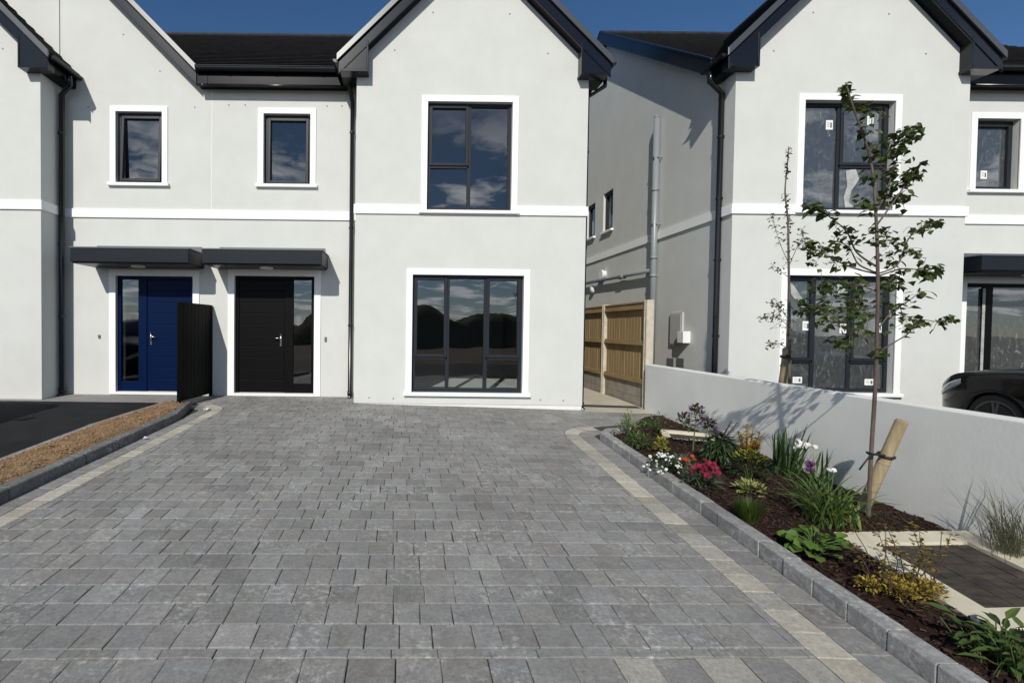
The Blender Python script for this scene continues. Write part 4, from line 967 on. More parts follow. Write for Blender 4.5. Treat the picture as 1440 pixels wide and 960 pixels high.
# ---------------------------------------------------------------- parked cars
def make_car(label, loc):
    """nose towards +y; origin on the ground under the middle of the nose"""
    T = thing('parked_car', label, 'car', loc, 'cars parked on the drives'); O = Vector(loc); Wd = .90
    yf = 0.0; yw = -.82; yr = -3.55; rw = .335; ra = .385; tail = -4.45
    def plan(y):
        a = min(1, max(0, (y - (yf - .62)) / .62)); b = min(1, max(0, ((tail + .5) - y) / .5))
        return Wd * (1 - .26 * a ** 2.6 - .14 * b ** 2.4)
    def upper(y):                          # height of the shoulder line
        if y > -1.35: t = (y + 1.35) / 1.35; return .985 - .18 * t ** 2 - .15 * max(0, (t - .72) / .28) ** 1.5
        return .985 + .02 * min(1, (-1.35 - y) / 2)
    def lower(y):
        z = .22 + .05 * max(0, (y + .5) / .5)
        for c in (yw, yr):
            if abs(y - c) < ra: z = max(z, rw + math.sqrt(ra ** 2 - (y - c) ** 2))
        return z
    ys = sorted({yf - .0, *[tail + (yf - tail) * i / 70 for i in range(71)], *[c + ra * math.cos(math.pi * k / 16) for c in (yw, yr) for k in range(17)]})
    b = MB(); n = 9; rows = []
    for y in ys:
        lo, hi, w = lower(y), upper(y), plan(y); pts = []
        for k in range(n + 1):
            t = k / n; z = lo + (hi - lo) * t
            zz = (z - .22) / .76
            x = w * (1 - .05 * (1 - zz) ** 2 - .02 * zz - .10 * max(0, (zz - .82) / .18) ** 2 + .012 * math.exp(-((zz - .62) / .07) ** 2))
            pts.append((x, z))
        for k in range(1, 7):                # hood / deck crown
            t = k / 6; x = pts[n][0] * (1 - t); z = hi + .075 * math.sin(t * math.pi / 2) * (1 if y < -.25 else max(.1, -y / .25)); pts.append((x, z))
        rows.append([Vector((x, y, z)) + O for x, z in pts] + [Vector((-x, y, z)) + O for x, z in pts[-2::-1]])
    m_ = len(rows[0]); o = 0
    for r_ in rows: b.v += r_
    for i in range(len(rows) - 1):
        for k in range(m_ - 1): b.f.append([i * m_ + k, i * m_ + k + 1, (i + 1) * m_ + k + 1, (i + 1) * m_ + k]); b.c.append(None)
    b.f.append([(len(rows) - 1) * m_ + k for k in range(m_)]); b.f.append([k for k in range(m_)][::-1]); b.c += [None, None]
    b.build('body', M['carpaint'], T, smooth=True)
    # greenhouse
    gh = MB(); st = [(-1.15, .985, .76, .03), (-1.75, 1.36, .64, .03), (-2.2, 1.47, .60, .04), (-3.2, 1.46, .60, .04), (-3.95, 1.20, .66, .03), (-4.25, 1.0, .72, .02)]
    rr = []
    for y, z, x, c in st:
        base = .97; rr.append([Vector((sx, y, sz)) + O for sx, sz in ((.83, base), (x + .02, z - .06), (x - .08, z), (0, z + c), (-x + .08, z), (-x - .02, z - .06), (-.83, base))])
    for r_ in rr: gh.v += r_
    for i in range(len(rr) - 1):
        for k in range(6): gh.f.append([i * 7 + k, i * 7 + k + 1, (i + 1) * 7 + k + 1, (i + 1) * 7 + k]); gh.c.append(None)
    gh.build('cabin', M['carpaint'], T, smooth=True)
    for sd in (1, -1):
        gw = MB(); q = [(.815, -1.62, 1.02), (.66, -1.98, 1.37), (.635, -2.5, 1.41), (.82, -2.5, 1.02)]; q2 = [(.82, -2.58, 1.02), (.635, -2.58, 1.41), (.64, -3.2, 1.40), (.72, -3.75, 1.2), (.82, -3.7, 1.02)]
        for qq in (q, q2):
            n_ = len(qq); gw.add([Vector((sd * (x + .02), y, z)) + O for x, y, z in qq] + [Vector((sd * (x - .02), y, z)) + O for x, y, z in qq], [tuple(range(n_)), tuple(range(2 * n_ - 1, n_ - 1, -1))] + [(i, i + n_, (i + 1) % n_ + n_, (i + 1) % n_) for i in range(n_)])
        gw.build('side_window', M['carglass'], T)
        def bx_(y, z): zz = (z - .22) / .76; return plan(y) * (1 - .05 * (1 - zz) ** 2 - .02 * zz - .10 * max(0, (zz - .82) / .18) ** 2) + .007
        st2 = [(-.01, .56, .62), (-.06, .57, .655), (-.14, .60, .705), (-.25, .645, .755), (-.36, .70, .80), (-.44, .765, .825)]
        hl = MB(); hv = [[Vector((sd * (bx_(y, z) - dx2), y + .004, z)) + O for z, dx2 in ((a, 0), ((a + b2) / 2, -.004), (b2, 0), (b2, .05), (a, .05))] for y, a, b2 in st2]
        for r_ in hv: hl.v += r_
        for i in range(len(hv) - 1):
            for k in range(5): hl.f.append([i * 5 + k, i * 5 + (k + 1) % 5, (i + 1) * 5 + (k + 1) % 5, (i + 1) * 5 + k]); hl.c.append(None)
        hl.build('headlight', M['lens'], T, smooth=True)
        bl = MB(); bl.tube([Vector((sd * (bx_(y, upper(y) - .035) - .003), y, upper(y) - .035)) + O for y in (-.46, -.6, -.8, -1.0, -1.2, -1.4)], .006, 6); bl.build('bonnet_gap', M['trimblk'], T)
        dl = MB(); dl.tube([Vector((sd * (bx_(-1.42, z) - .003), -1.42, z)) + O for z in (.3, .5, .7, .85, .95)], .005, 6); dl.tube([Vector((sd * (bx_(-2.55, z) - .003), -2.55, z)) + O for z in (.3, .5, .7, .85, .95)], .005, 6); dl.build('door_gap', M['trimblk'], T)
        mr = MB(); mr.box(O.x + sd * .86 - .0, O.x + sd * 1.02, O.y - 1.68, O.y - 1.58, O.z + 1.0, O.z + 1.13) if sd > 0 else mr.box(O.x - 1.02, O.x - .86, O.y - 1.68, O.y - 1.58, O.z + 1.0, O.z + 1.13); mr.build('wing_mirror', M['carpaint'], T, bevel=.03)
        for yc in (yw, yr):
            ty = MB(); x0 = sd * .64; x1 = sd * .868
            ty.tube([O + Vector((x0, yc, rw)), O + Vector((x0 + sd * .02, yc, rw)), O + Vector((x1 - sd * .03, yc, rw)), O + Vector((x1, yc, rw)), O + Vector((x1, yc, rw))], [rw - .03, rw, rw, rw - .025, rw - .085], 40)
            wo = ty.build('wheel', M['tyre'], T, smooth=False)
            rm = MB(); c0 = O + Vector((x1 + sd * .002, yc, rw)); 
            for k in range(32):
                a0_, a1_ = 2 * math.pi * k / 32, 2 * math.pi * (k + 1) / 32
                rm.quad(*[c0 + Vector((sd * .004, r_ * math.cos(a), r_ * math.sin(a))) for r_, a in ((.225, a0_), (.25, a0_), (.25, a1_), (.225, a1_))])
            for k in range(5):
                for off in (-.13, .13):
                    a = 2 * math.pi * k / 5 + .3; dv = Vector((0, math.cos(a + off), math.sin(a + off))); dv0 = Vector((0, math.cos(a + off * .5), math.sin(a + off * .5))); tv = Vector((0, -math.sin(a), math.cos(a)))
                    p0_, p1_ = c0 + dv0 * .04, c0 + dv * .232; hw = .013
                    rm.hexa([p0_ - tv * hw - Vector((sd * .02, 0, 0)), p1_ - tv * hw - Vector((sd * .02, 0, 0)), p1_ + tv * hw - Vector((sd * .02, 0, 0)), p0_ + tv * hw - Vector((sd * .02, 0, 0))], [p0_ - tv * hw + Vector((sd * .012, 0, 0)), p1_ - tv * hw, p1_ + tv * hw, p0_ + tv * hw + Vector((sd * .012, 0, 0))])
            rm.tube([c0 - Vector((sd * .02, 0, 0)), c0 + Vector((sd * .016, 0, 0))], .055, 16)
            rm.build('rim', M['alloy'], wo)
            ar = MB(); nn_ = 20
            for k in range(nn_):
                a0_, a1_ = math.pi * k / nn_, math.pi * (k + 1) / nn_; X_ = sd * .885
                ar.hexa([O + Vector((X_ - sd * .05, yc + r_ * math.cos(a), rw + r_ * math.sin(a))) for r_, a in ((ra - .03, a0_), (ra + .012, a0_), (ra + .012, a1_), (ra - .03, a1_))], [O + Vector((X_, yc + r_ * math.cos(a), rw + r_ * math.sin(a))) for r_, a in ((ra - .03, a0_), (ra + .012, a0_), (ra + .012, a1_), (ra - .03, a1_))])
            ar.build('arch_trim', M['trimblk'], T)
    gr_ = MB(); gr_.box(O.x - .5, O.x + .5, O.y - .06, O.y + .02, O.z + .38, O.z + .62); gr_.build('grille', M['trimblk'], T, bevel=.02)
    un = MB(); un.box(O.x - .6, O.x + .6, O.y + tail + .2, O.y - .2, O.z + .2, O.z + .75); un.build('underbody', M['trimblk'], T)
    st_ = MB(); st_.box(O.x - .60, O.x + .60, O.y - 1.50, O.y - 1.28, O.z + 1.03, O.z + 1.06)
    return T
make_car('black car with its front wheel and bonnet showing over the white garden wall', (8.26, 7.02, zg(8.2, 6.5) + .03))
make_car('black car on the tarmac drive, just a sliver showing at the left edge', (-6.66, 7.06, zg(-6, 6.5) + .0))
# ---------------------------------------------------------------- trees
def tree(name, label, pts, rads, limbs, leafs, m_leaf, m_bark, Y, L_, W_, dens=1.0, droop=.35):
    base = at(*pts[0], Y); t = thing(name, label, 'tree', tuple(base), 'young staked trees')
    P = [at(x, y, Y + dy) for (x, y), dy in zip(pts, [.03 * math.sin(i * 1.3) if i else 0 for i in range(len(pts))])]
    P[0] = P[0] - Vector((0, 0, .06))
    # smooth the leader
    def spl(Q, k=4):
        out = []
        for i in range(len(Q) - 1):
            p0, p1, p2, p3 = Q[max(i - 1, 0)], Q[i], Q[i + 1], Q[min(i + 2, len(Q) - 1)]
            for j in range(k):
                u = j / k; out.append(.5 * ((2 * p1) + (p2 - p0) * u + (2 * p0 - 5 * p1 + 4 * p2 - p3) * u * u + (3 * p1 - p0 - 3 * p2 + p3) * u ** 3))
        return out + [Q[-1]]
    S = spl(P); rr = [rads[0] * (1 - i / (len(S) - 1)) ** .8 + rads[1] for i in range(len(S))]; rr[0] *= 1.35
    tr = MB(); tr.tube(S, rr, 10)
    lf = MB()
    def leaves(A, B, n, sp):
        for _ in range(n):
            u = R.random(); p = A.lerp(B, u) + Vector((R.gauss(0, sp), R.gauss(0, sp * 1.2), R.gauss(0, sp)))
            a = R.random() * 6.28; d = Vector((math.cos(a), math.sin(a), R.uniform(-.9, .35)))
            q = A.lerp(B, u); 
            if (p - q).length > .03 and R.random() < .7: tr.tube([q, p.lerp(q, .4) + Vector((0, 0, .005)), p], .0016, 4, cap=False)
            lf.leaf(p, d, L_ * R.uniform(.55, 1.2), W_ * R.uniform(.6, 1.15), Vector((R.uniform(-.8, .8), R.uniform(-.8, .8), 1)), droop=droop, fold=R.uniform(-.15, .25))
    for lb in limbs:
        dep, r0_, r1_, n, sp, path = lb
        Q = [at(x, y, Y + dep * (i / max(1, len(path) - 1))) for i, (x, y) in enumerate(path)]
        Q2 = spl(Q, 5); tr.tube(Q2, [r0_ + (r1_ - r0_) * i / (len(Q2) - 1) for i in range(len(Q2))], 6)
        k0 = int(len(Q2) * lb[1] * 0) + max(1, int(len(Q2) * .35)); seg = list(zip(Q2[k0:-1], Q2[k0 + 1:]))
        for i in range(int(n * dens)):
            a, b = seg[int((R.random() ** .8) * len(seg)) % len(seg)]; leaves(a, b, 1, sp)
    for (x0, y0, x1, y1, dep, n, sp) in leafs:
        leaves(at(x0, y0, Y + dep), at(x1, y1, Y + dep), int(n * (1 + (dens - 1) * .6)), sp)
    tr.build('trunk', M[m_bark], t, smooth=True); lf.build('crown', m_leaf, t)
    return t
LEAF1 = leafmat('lime_leaf', (.026, .044, .012), (.11, .15, .036), .42)
LEAF2 = leafmat('birch_leaf', (.020, .028, .010), (.06, .08, .025), .25)
tree('young_tree', 'staked young tree with sparse green leaves in the planting bed', [(1221, 723), (1225, 640), (1231, 540), (1234, 440), (1234, 360), (1231, 290), (1226, 235), (1216, 196), (1203, 160), (1189, 116)], (.0115, .004), [
    (.15, .008, .003, 9, .020, [(1231, 300), (1247, 268), (1262, 220), (1276, 188)]),
    (-.1, .007, .003, 9, .022, [(1232, 318), (1258, 282), (1280, 250), (1292, 232)]),
    (-.25, .008, .002, 20, .022, [(1233, 375), (1205, 355), (1190, 325), (1160, 300), (1142, 286)]),
    (.25, .007, .002, 12, .020, [(1233, 385), (1195, 375), (1155, 355), (1128, 338)]),
    (-.1, .007, .002, 10, .022, [(1234, 384), (1208, 372), (1196, 352), (1180, 340), (1164, 346)]),
    (.2, .007, .002, 15, .025, [(1234, 385), (1262, 372), (1278, 335), (1300, 318), (1320, 312)]),
    (-.2, .007, .002, 9, .02, [(1235, 388), (1270, 378), (1300, 380), (1316, 374)]),
    (.1, .006, .002, 8, .018, [(1235, 462), (1256, 436), (1276, 424), (1296, 409)]),
    (-.1, .006, .002, 15, .02, [(1236, 494), (1258, 481), (1278, 468), (1290, 450), (1318, 452), (1338, 448)]),
    (.2, .005, .002, 8, .02, [(1234, 470), (1210, 462), (1195, 470), (1172, 484)]),
    (-.2, .006, .002, 10, .022, [(1234, 410), (1205, 400), (1175, 396), (1155, 402)]),
    (.3, .006, .002, 7, .022, [(1234, 430), (1190, 440), (1150, 430), (1120, 436)]),
    (-.3, .006, .002, 8, .02, [(1234, 405), (1215, 415), (1205, 430), (1198, 445)]),
], [(1188, 118, 1200, 140, 0, 11, .014), (1198, 142, 1210, 152, 0, 5, .014), (1208, 152, 1238, 160, 0, 10, .02), (1212, 178, 1226, 190, 0, 8, .02), (1214, 205, 1240, 215, 0, 9, .03), (1255, 195, 1284, 186, .1, 26, .030), (1246, 220, 1268, 210, .1, 14, .03), (1236, 232, 1258, 250, .1, 12, .03), (1265, 258, 1292, 238, -.05, 18, .025), (1240, 270, 1270, 285, .05, 18, .03), (1208, 280, 1226, 298, 0, 11, .02), (1213, 240, 1224, 252, 0, 7, .02), (1225, 310, 1238, 360, 0, 14, .03), (1245, 330, 1262, 350, .1, 14, .03), (1250, 360, 1268, 400, .1, 12, .03), (1126, 336, 1152, 374, .2, 12, .03), (1290, 380, 1316, 388, -.15, 7, .02), (1140, 288, 1152, 296, -.2, 6, .02), (1236, 500, 1246, 488, 0, 8, .02), (1250, 390, 1262, 406, 0, 8, .02), (1215, 390, 1206, 412, 0, 8, .02), (1140, 400, 1180, 415, .1, 10, .04), (1120, 425, 1150, 440, .2, 9, .03), (1150, 395, 1170, 450, 0, 12, .03), (1190, 420, 1215, 445, -.1, 12, .04), (1165, 478, 1195, 488, .1, 10, .02), (1244, 410, 1262, 440, 0, 9, .03), (1150, 345, 1180, 375, 0, 8, .03), (1270, 340, 1300, 372, .1, 9, .03), (1160, 430, 1200, 470, -.25, 14, .05), (1255, 430, 1290, 470, .2, 8, .05), (1205, 400, 1225, 470, .15, 12, .05)], LEAF1, 'bark', 3.83, .058, .052, 3.2)
# weak tree behind the wall
yb_ = 5.66
tree('young_tree', 'thin sapling with tiny sparse leaves behind the white garden wall', [(1110, 590), (1110, 520), (1110, 440), (1109, 370), (1108, 310), (1104, 270), (1107, 235), (1109, 206)], (.013, .003), [
    (.1, .004, .0015, 30, .02, [(1109, 370), (1098, 345), (1090, 320), (1086, 300)]),
    (-.1, .004, .0015, 26, .02, [(1109, 375), (1120, 350), (1128, 335), (1129, 322)]),
    (.1, .004, .0015, 16, .02, [(1109, 390), (1096, 380), (1086, 372)]),
    (-.1, .004, .0015, 30, .03, [(1110, 460), (1096, 448), (1080, 446), (1068, 450)]),
    (.1, .004, .0015, 26, .03, [(1110, 450), (1095, 432), (1080, 425)]),
    (.1, .004, .0015, 24, .03, [(1110, 490), (1096, 484), (1082, 482)]),
    (.1, .004, .0015, 30, .03, [(1110, 430), (1124, 440), (1136, 436)]),
], [(1106, 250, 1109, 207, 0, 40, .010), (1104, 270, 1108, 320, 0, 44, .018), (1108, 320, 1109, 375, 0, 26, .03), (1090, 420, 1108, 470, 0, 40, .05)], LEAF2, 'bark', yb_, .042, .026, 1.0)

def stake(label, p0, p1, r, flat, ring):
    t = thing('tree_stake', label, 'stake', tuple(p0), 'tree stakes'); s = MB(); d = (p1 - p0)
    s.tube([p0, p0 + d * .3, p0 + d * .7, p1 - d.normalized() * .015, p1], [r, r * 1.02, r, r * .99, r * .82], 18)
    for k in (.52,): s.tube([p0 + d * k, p0 + d * (k + .01), p0 + d * (k + .025)], [r, r * 1.09, r], 18, cap=False)
    so__ = s.build('post', M['stake'], t, smooth=False, bevel=.004)
    a, tp = ring; b = MB()
    b.tube([a + Vector((math.cos(q) * (r + .006), math.sin(q) * (r + .006), math.sin(q * 1) * .012)) for q in [2 * math.pi * k / 20 for k in range(21)]], .011, 6)
    b.tube([a + Vector((-r, -r * .3, 0)), (a + tp) / 2 + Vector((0, -.035, 0)), tp + Vector((-.02, -.034, 0)), tp + Vector((-.04, 0, 0)), tp + Vector((-.02, .03, .0))], .010, 6)
    b.tube([tp + Vector((-.02, -.034, .0)), tp + Vector((-.07, -.04, -.02)), tp + Vector((-.12, -.04, -.09)), tp + Vector((-.135, -.035, -.12))], .006, 6)
    b.build('tie', M['strap'], t, smooth=True)
stake('leaning round wooden stake tied with a black strap to the tree in the bed', at(1212, 718, 3.94), at(1269, 590, 3.84), .041, 0, (at(1246, 640, 3.88), at(1228, 637, 3.82)))
p0 = at(1094, 600, 6.0); p1 = at(1108, 489, 5.72)
stake('short wooden stake beside the sapling behind the white garden wall', p0, p1, .048, 0, (at(1106, 502, 5.74), at(1111, 500, 5.66)))

# ---------------------------------------------------------------- plants of the bed
def pbase(x, y):                       # photo pixel of a plant's foot -> point on the mulch
    d = fw + (x - PX) / F * rt - (y - PY) / F * up; t = 1.0
    for _ in range(60):
        P_ = CAM + d * t; t += (P_.z - zbed(P_.x, P_.y)) / (-d.z + .044 * d.y) * .8
    P_ = CAM + d * t
    P_.x = min(P_.x, 4.0); P_.z = zbed(P_.x, P_.y) - .02; return P_
def plant(name, label, px, cat='plant'):
    p = pbase(*px); return thing(name, label, cat, tuple(p), 'plants in the bed'), p, p.y / F      # metres per photo pixel there
def bush(mb, st, p, rx, rz, n, L_, W_, z0=0, up_=.4, droop=.3, stems=8, shell=.5):
    for _ in range(n):
        a = R.random() * 6.28; e = math.asin(R.uniform(-.1, 1)); rr = R.uniform(shell, 1)
        q = p + Vector((math.cos(a) * math.cos(e) * rx * rr, math.sin(a) * math.cos(e) * rx * rr, z0 + max(.01, rz * .5 + math.sin(e) * rz * .55 * rr - (0 if e > .2 else rz * .25 * R.random()))))
        d = Vector((math.cos(a) * math.cos(e), math.sin(a) * math.cos(e), math.sin(e) + up_)) + Vector((R.gauss(0, .45), R.gauss(0, .45), R.gauss(0, .35)))
        mb.leaf(q, d, L_ * R.uniform(.6, 1.25), W_ * R.uniform(.6, 1.25), Vector((R.uniform(-.6, .6), R.uniform(-.6, .6), 1)), droop=droop)
    for _ in range(stems):
        a = R.random() * 6.28; k = R.uniform(.3, .8); st.tube([p, p + Vector((math.cos(a) * rx * k * .4, math.sin(a) * rx * k * .4, z0 + rz * .45)), p + Vector((math.cos(a) * rx * k, math.sin(a) * rx * k, z0 + rz * .85))], [.004, .003, .0015], 5)
class Flowers(list):
    def build(self, name, m, t):
        for b in self: b.build(name, m, t)
def flower(lst, c, r, n=5, nrm=None, cup=.3):
    mb = MB(); lst.append(mb)
    nrm = nrm or Vector((R.gauss(0, .5), -.7 + R.gauss(0, .3), .8)); nrm.normalize(); u = nrm.orthogonal().normalized(); v = nrm.cross(u); a0 = R.random() * 6
    for k in range(n):
        a = a0 + 2 * math.pi * k / n; d = u * math.cos(a) + v * math.sin(a) + nrm * cup; mb.leaf(c, d, r, r * .9, nrm, droop=.2, rnd=.9)
GRN = leafmat('leaf_mid_green', (.030, .060, .014), (.10, .16, .04))
DGR = leafmat('leaf_dark_green', (.012, .026, .010), (.045, .075, .022), .2)
FGR = leafmat('leaf_fresh_green', (.06, .13, .018), (.15, .25, .05), .35)
PAL = leafmat('leaf_pale', (.12, .16, .07), (.34, .38, .20), .3)
PUR = leafmat('leaf_purple', (.035, .016, .020), (.12, .075, .085), .2)
GOL = leafmat('leaf_golden', (.42, .24, .02), (.75, .55, .08), .35)
YEL = leafmat('leaf_yellow_green', (.20, .20, .025), (.45, .39, .07), .35)
OCH = leafmat('leaf_ochre', (.17, .13, .02), (.48, .36, .07), .35)
BLU = leafmat('leaf_blue_green', (.05, .075, .05), (.14, .18, .12), .2)
OLV = leafmat('leaf_olive', (.07, .065, .015), (.30, .22, .05), .3)
VAR = leafmat('leaf_variegated', (.10, .14, .03), (.55, .52, .22), .3)
WHT = leafmat('petal_white', (.62, .62, .60), (.85, .85, .82), .3, .6)
CRI = leafmat('petal_crimson', (.15, .006, .028), (.32, .016, .055), .3, .6)
RED = leafmat('petal_red', (.35, .035, .02), (.50, .09, .03), .3, .6)
PPL = leafmat('petal_purple', (.06, .015, .07), (.16, .05, .17), .3, .6)
GRS = leafmat('grass_blade', (.025, .05, .008), (.075, .12, .022), .3)
STR = leafmat('strap_leaf', (.020, .045, .014), (.09, .15, .05), .25, .38)
LIL = leafmat('daylily_leaf', (.04, .085, .015), (.16, .24, .06), .3, .4)
DRY = leafmat('dry_grass', (.07, .08, .045), (.20, .19, .12), .25)

t, p, k = plant('leafy_plant', 'small pale green spiky plant at the far left corner of the bed', (883, 612))
f, s = MB(), MB(); bush(f, s, p, 17 * k, 24 * k, 150, .055, .018, up_=.7); bush(f, s, p + Vector((0, 0, .1)), 8 * k, 26 * k, 50, .05, .014, up_=.9); f.build('foliage', PAL, t); s.build('stem', M['greenstem'], t)
t, p, k = plant('leafy_plant', 'low feathery green plant just behind the far end of the kerb', (897, 628))
f, s = MB(), MB(); bush(f, s, p, 19 * k, 19 * k, 420, .05, .012, up_=.3, droop=.6); f.build('foliage', GRN, t); s.build('stem', M['greenstem'], t)
t, p, k = plant('leafy_plant', 'yellowish green plant with twiggy top left of the far manhole', (913, 611))
f, s = MB(), MB(); bush(f, s, p, 18 * k, 20 * k, 200, .05, .022); bush(f, s, p + Vector((.15, .05, .03)), 15 * k, 26 * k, 60, .05, .02, stems=12); f.build('foliage', GRN, t); s.build('stem', M['bark2'], t)
# purple shrub on a bare stem
t, p, k = plant('purple_shrub', 'tall purple leaved shrub on a bare stem beside the far manhole', (974, 634), 'shrub')
f, s = MB(), MB(); s.tube([p, p + Vector((.01, 0, 18 * k)), p + Vector((.02, 0, 34 * k))], [.009, .007, .006], 7)
for dx_, dz_, r_, n in ((-12, 44, 9, 60), (6, 52, 10, 80), (15, 40, 11, 90), (-3, 36, 8, 40), (26, 30, 8, 50), (4, 62, 6, 30)):
    c = p + Vector((dx_ * k, R.uniform(-.1, .1), dz_ * k)); s.tube([p + Vector((.02, 0, 32 * k)), (p + c) / 2 + Vector((0, 0, 18 * k)), c], [.005, .004, .002], 5); bush(f, s, c - Vector((0, 0, r_ * k)), r_ * k, 2 * r_ * k, n, .050, .024, stems=3)
f.build('foliage', PUR, t); s.build('stem', M['greenstem'], t)
t, p, k = plant('twiggy_shrub', 'dark twiggy nearly leafless shrub in front of the tree shadow on the white wall', (1008, 630), 'shrub')
f, s = MB(), MB()
for i in range(15):
    a = R.uniform(-.5, 1.0); h = R.uniform(26, 46) * k; tip = p + Vector((math.sin(a) * h * .75, R.uniform(-.12, .12), h)); s.tube([p, p.lerp(tip, .5) + Vector((.01, 0, .03)), tip], [.004, .003, .0015], 5)
    for j in range(9): f.leaf(p.lerp(tip, R.uniform(.45, 1)), Vector((R.gauss(0, 1), R.gauss(0, 1), R.uniform(-.2, 1))), .040, .014)
f.build('foliage', PUR, t); s.build('stem', M['bark2'], t)
t, p, k = plant('drooping_shrub', 'green shrub with drooping pointed leaves behind the crimson flowers', (1012, 652), 'shrub')
f, s = MB(), MB(); bush(f, s, p, 21 * k, 44 * k, 330, .085, .026, up_=-.5, droop=.7); f.build('foliage', DGR, t); s.build('stem', M['greenstem'], t)
t, p, k = plant('white_flowers', 'clump of small white flowers spilling over the kerb', (934, 663), 'flowers')
f, s, w_ = MB(), MB(), Flowers(); bush(f, s, p, 22 * k, 25 * k, 420, .038, .014)
for i in range(84):
    a = R.random() * 6.28; e = R.uniform(.0, 1.5); rr = R.uniform(.75, 1.2); flower(w_, p + Vector((math.cos(a) * math.cos(e) * 24 * k * rr, math.sin(a) * math.cos(e) * 23 * k, 5 * k + math.sin(e) * 22 * k * rr)), R.uniform(.010, .017))
f.build('foliage', DGR, t); s.build('stem', M['greenstem'], t); w_.build('flower', WHT, t)
t, p, k = plant('leafy_plant', 'small bright yellow green plant behind the white flowers', (930, 636))
f, s = MB(), MB(); bush(f, s, p, 9 * k, 22 * k, 120, .04, .022); f.build('foliage', YEL, t); s.build('stem', M['greenstem'], t)
t, p, k = plant('red_flowers', 'small orange red flowers on a grey green tuft next to the white flowers', (960, 660), 'flowers')
f, s, w_ = MB(), MB(), Flowers(); bush(f, s, p, 15 * k, 20 * k, 220, .06, .010, up_=.8)
for i in range(10): flower(w_, p + Vector((R.gauss(.0, 6 * k), R.gauss(-.03, 4 * k), (21 + R.gauss(0, 3)) * k)), .022, 6)
f.build('foliage', BLU, t); s.build('stem', M['greenstem'], t); w_.build('flower', RED, t)
t, p, k = plant('crimson_flowers', 'cluster of crimson flowers on a grey green tuft near the kerb', (985, 684), 'flowers')
f, s, w_ = MB(), MB(), Flowers(); bush(f, s, p, 22 * k, 26 * k, 420, .075, .011, up_=.7)
for i in range(46):
    c = p + Vector((R.gauss(.02, 8 * k), R.gauss(-.04, 6 * k), (30 + R.gauss(0, 5)) * k)); s.tube([p + Vector((0, 0, .03)), c], .0018, 4); flower(w_, c, R.uniform(.02, .028), 6)
f.build('foliage', BLU, t); s.build('stem', M['greenstem'], t); w_.build('flower', CRI, t)
t, p, k = plant('golden_shrub', 'upright golden yellow shrub against the white wall', (1050, 652), 'shrub')
f, s = MB(), MB()
for i in range(11):
    tip = p + Vector((R.uniform(-16, 14) * k + .02, R.uniform(-.1, .1), R.uniform(28, 60) * k)); s.tube([p, p.lerp(tip, .6), tip], [.005, .004, .002], 5)
    for j in range(60):
        u = R.uniform(.35, 1); q = p.lerp(tip, u); a = R.random() * 6.28; f.leaf(q, Vector((math.cos(a), math.sin(a), .5)), .05 * R.uniform(.6, 1.2), .020)
f.build('foliage', GOL, t); s.build('stem', M['bark2'], t)
t, p, k = plant('dome_shrub', 'dense dark green dome shaped shrub in front of the golden shrub', (1054, 678), 'shrub')
f, s = MB(), MB(); bush(f, s, p, 25 * k, 44 * k, 700, .040, .018, shell=.6); f.build('foliage', DGR, t); s.build('stem', M['greenstem'], t)
f2 = MB(); bush(f2, MB(), p + Vector((0, 0, 22 * k)), 19 * k, 24 * k, 120, .042, .018, shell=.8); f2.build('young_foliage', YEL, t)
t, p, k = plant('leafy_plant', 'small cream variegated plant between the dark dome shrub and the fine grass tuft', (1054, 694))
f, s = MB(), MB(); bush(f, s, p, 18 * k, 20 * k, 170, .045, .022); f.build('foliage', VAR, t); s.build('stem', M['greenstem'], t)
t, p, k = plant('grass_tuft', 'fine bright green grassy tuft behind the kerb', (1053, 727), 'grass tuft')
f = MB()
for i in range(900):
    a = R.random() * 6.28; rr = R.random() ** .5 * 13 * k; f.strap(p + Vector((math.cos(a) * rr, math.sin(a) * rr, 0)), a, R.uniform(20, 34) * k, R.uniform(.05, .5) * rr / (13 * k) + .05, R.uniform(.1, .9), .0028, 4)
f.build('blades', GRS, t)
t, p, k = plant('strap_leaf_plant', 'upright sword leaved plant with white flowers against the white wall', (1108, 668))
f, s, w_ = MB(), MB(), Flowers()
for i in range(46): a = R.random() * 6.28; f.strap(p + Vector((R.gauss(0, .05), R.gauss(0, .05), 0)), a, R.uniform(42, 82) * k, R.uniform(.02, .45), R.uniform(0, .5), R.uniform(.018, .028), 6, R.uniform(-.5, .5))
for i in range(5):
    c = p + Vector((R.uniform(12, 30) * k, R.uniform(-.1, .05), R.uniform(42, 50) * k)); s.tube([p, p.lerp(c, .6) + Vector((0, 0, .05)), c], .004, 5)
    for j in range(4): flower(w_, c + Vector((R.gauss(0, .02), R.gauss(0, .02), R.gauss(0, .010))), .024, 5)
f.build('leaves', STR, t); s.build('stem', M['greenstem'], t); w_.build('flower', WHT, t)
t, p, k = plant('strap_leaf_plant', 'dark sword leaved plant with leaves arching to the right, below the white flowers', (1147, 682))
f = MB()
for i in range(26): a = R.choice((R.uniform(-.9, .9), R.random() * 6.28)); f.strap(p + Vector((R.gauss(0, .04), R.gauss(0, .04), 0)), a, R.uniform(40, 66) * k, R.uniform(.15, .8), R.uniform(.1, .7), R.uniform(.014, .024), 6, R.uniform(-.4, .4))
f.build('leaves', STR, t)
t, p, k = plant('purple_flower', 'single purple flower spike in front of the sword leaved plants', (1137, 690), 'flower')
s, w_ = MB(), Flowers(); c = p + Vector((-.01, -.02, 38 * k)); s.tube([p, p.lerp(c, .5) + Vector((.01, 0, 0)), c], .004, 6)
for j in range(16): flower(w_, c + Vector((R.gauss(0, .014), R.gauss(0, .014), R.uniform(-.05, .05))), .022, 5)
f = MB()
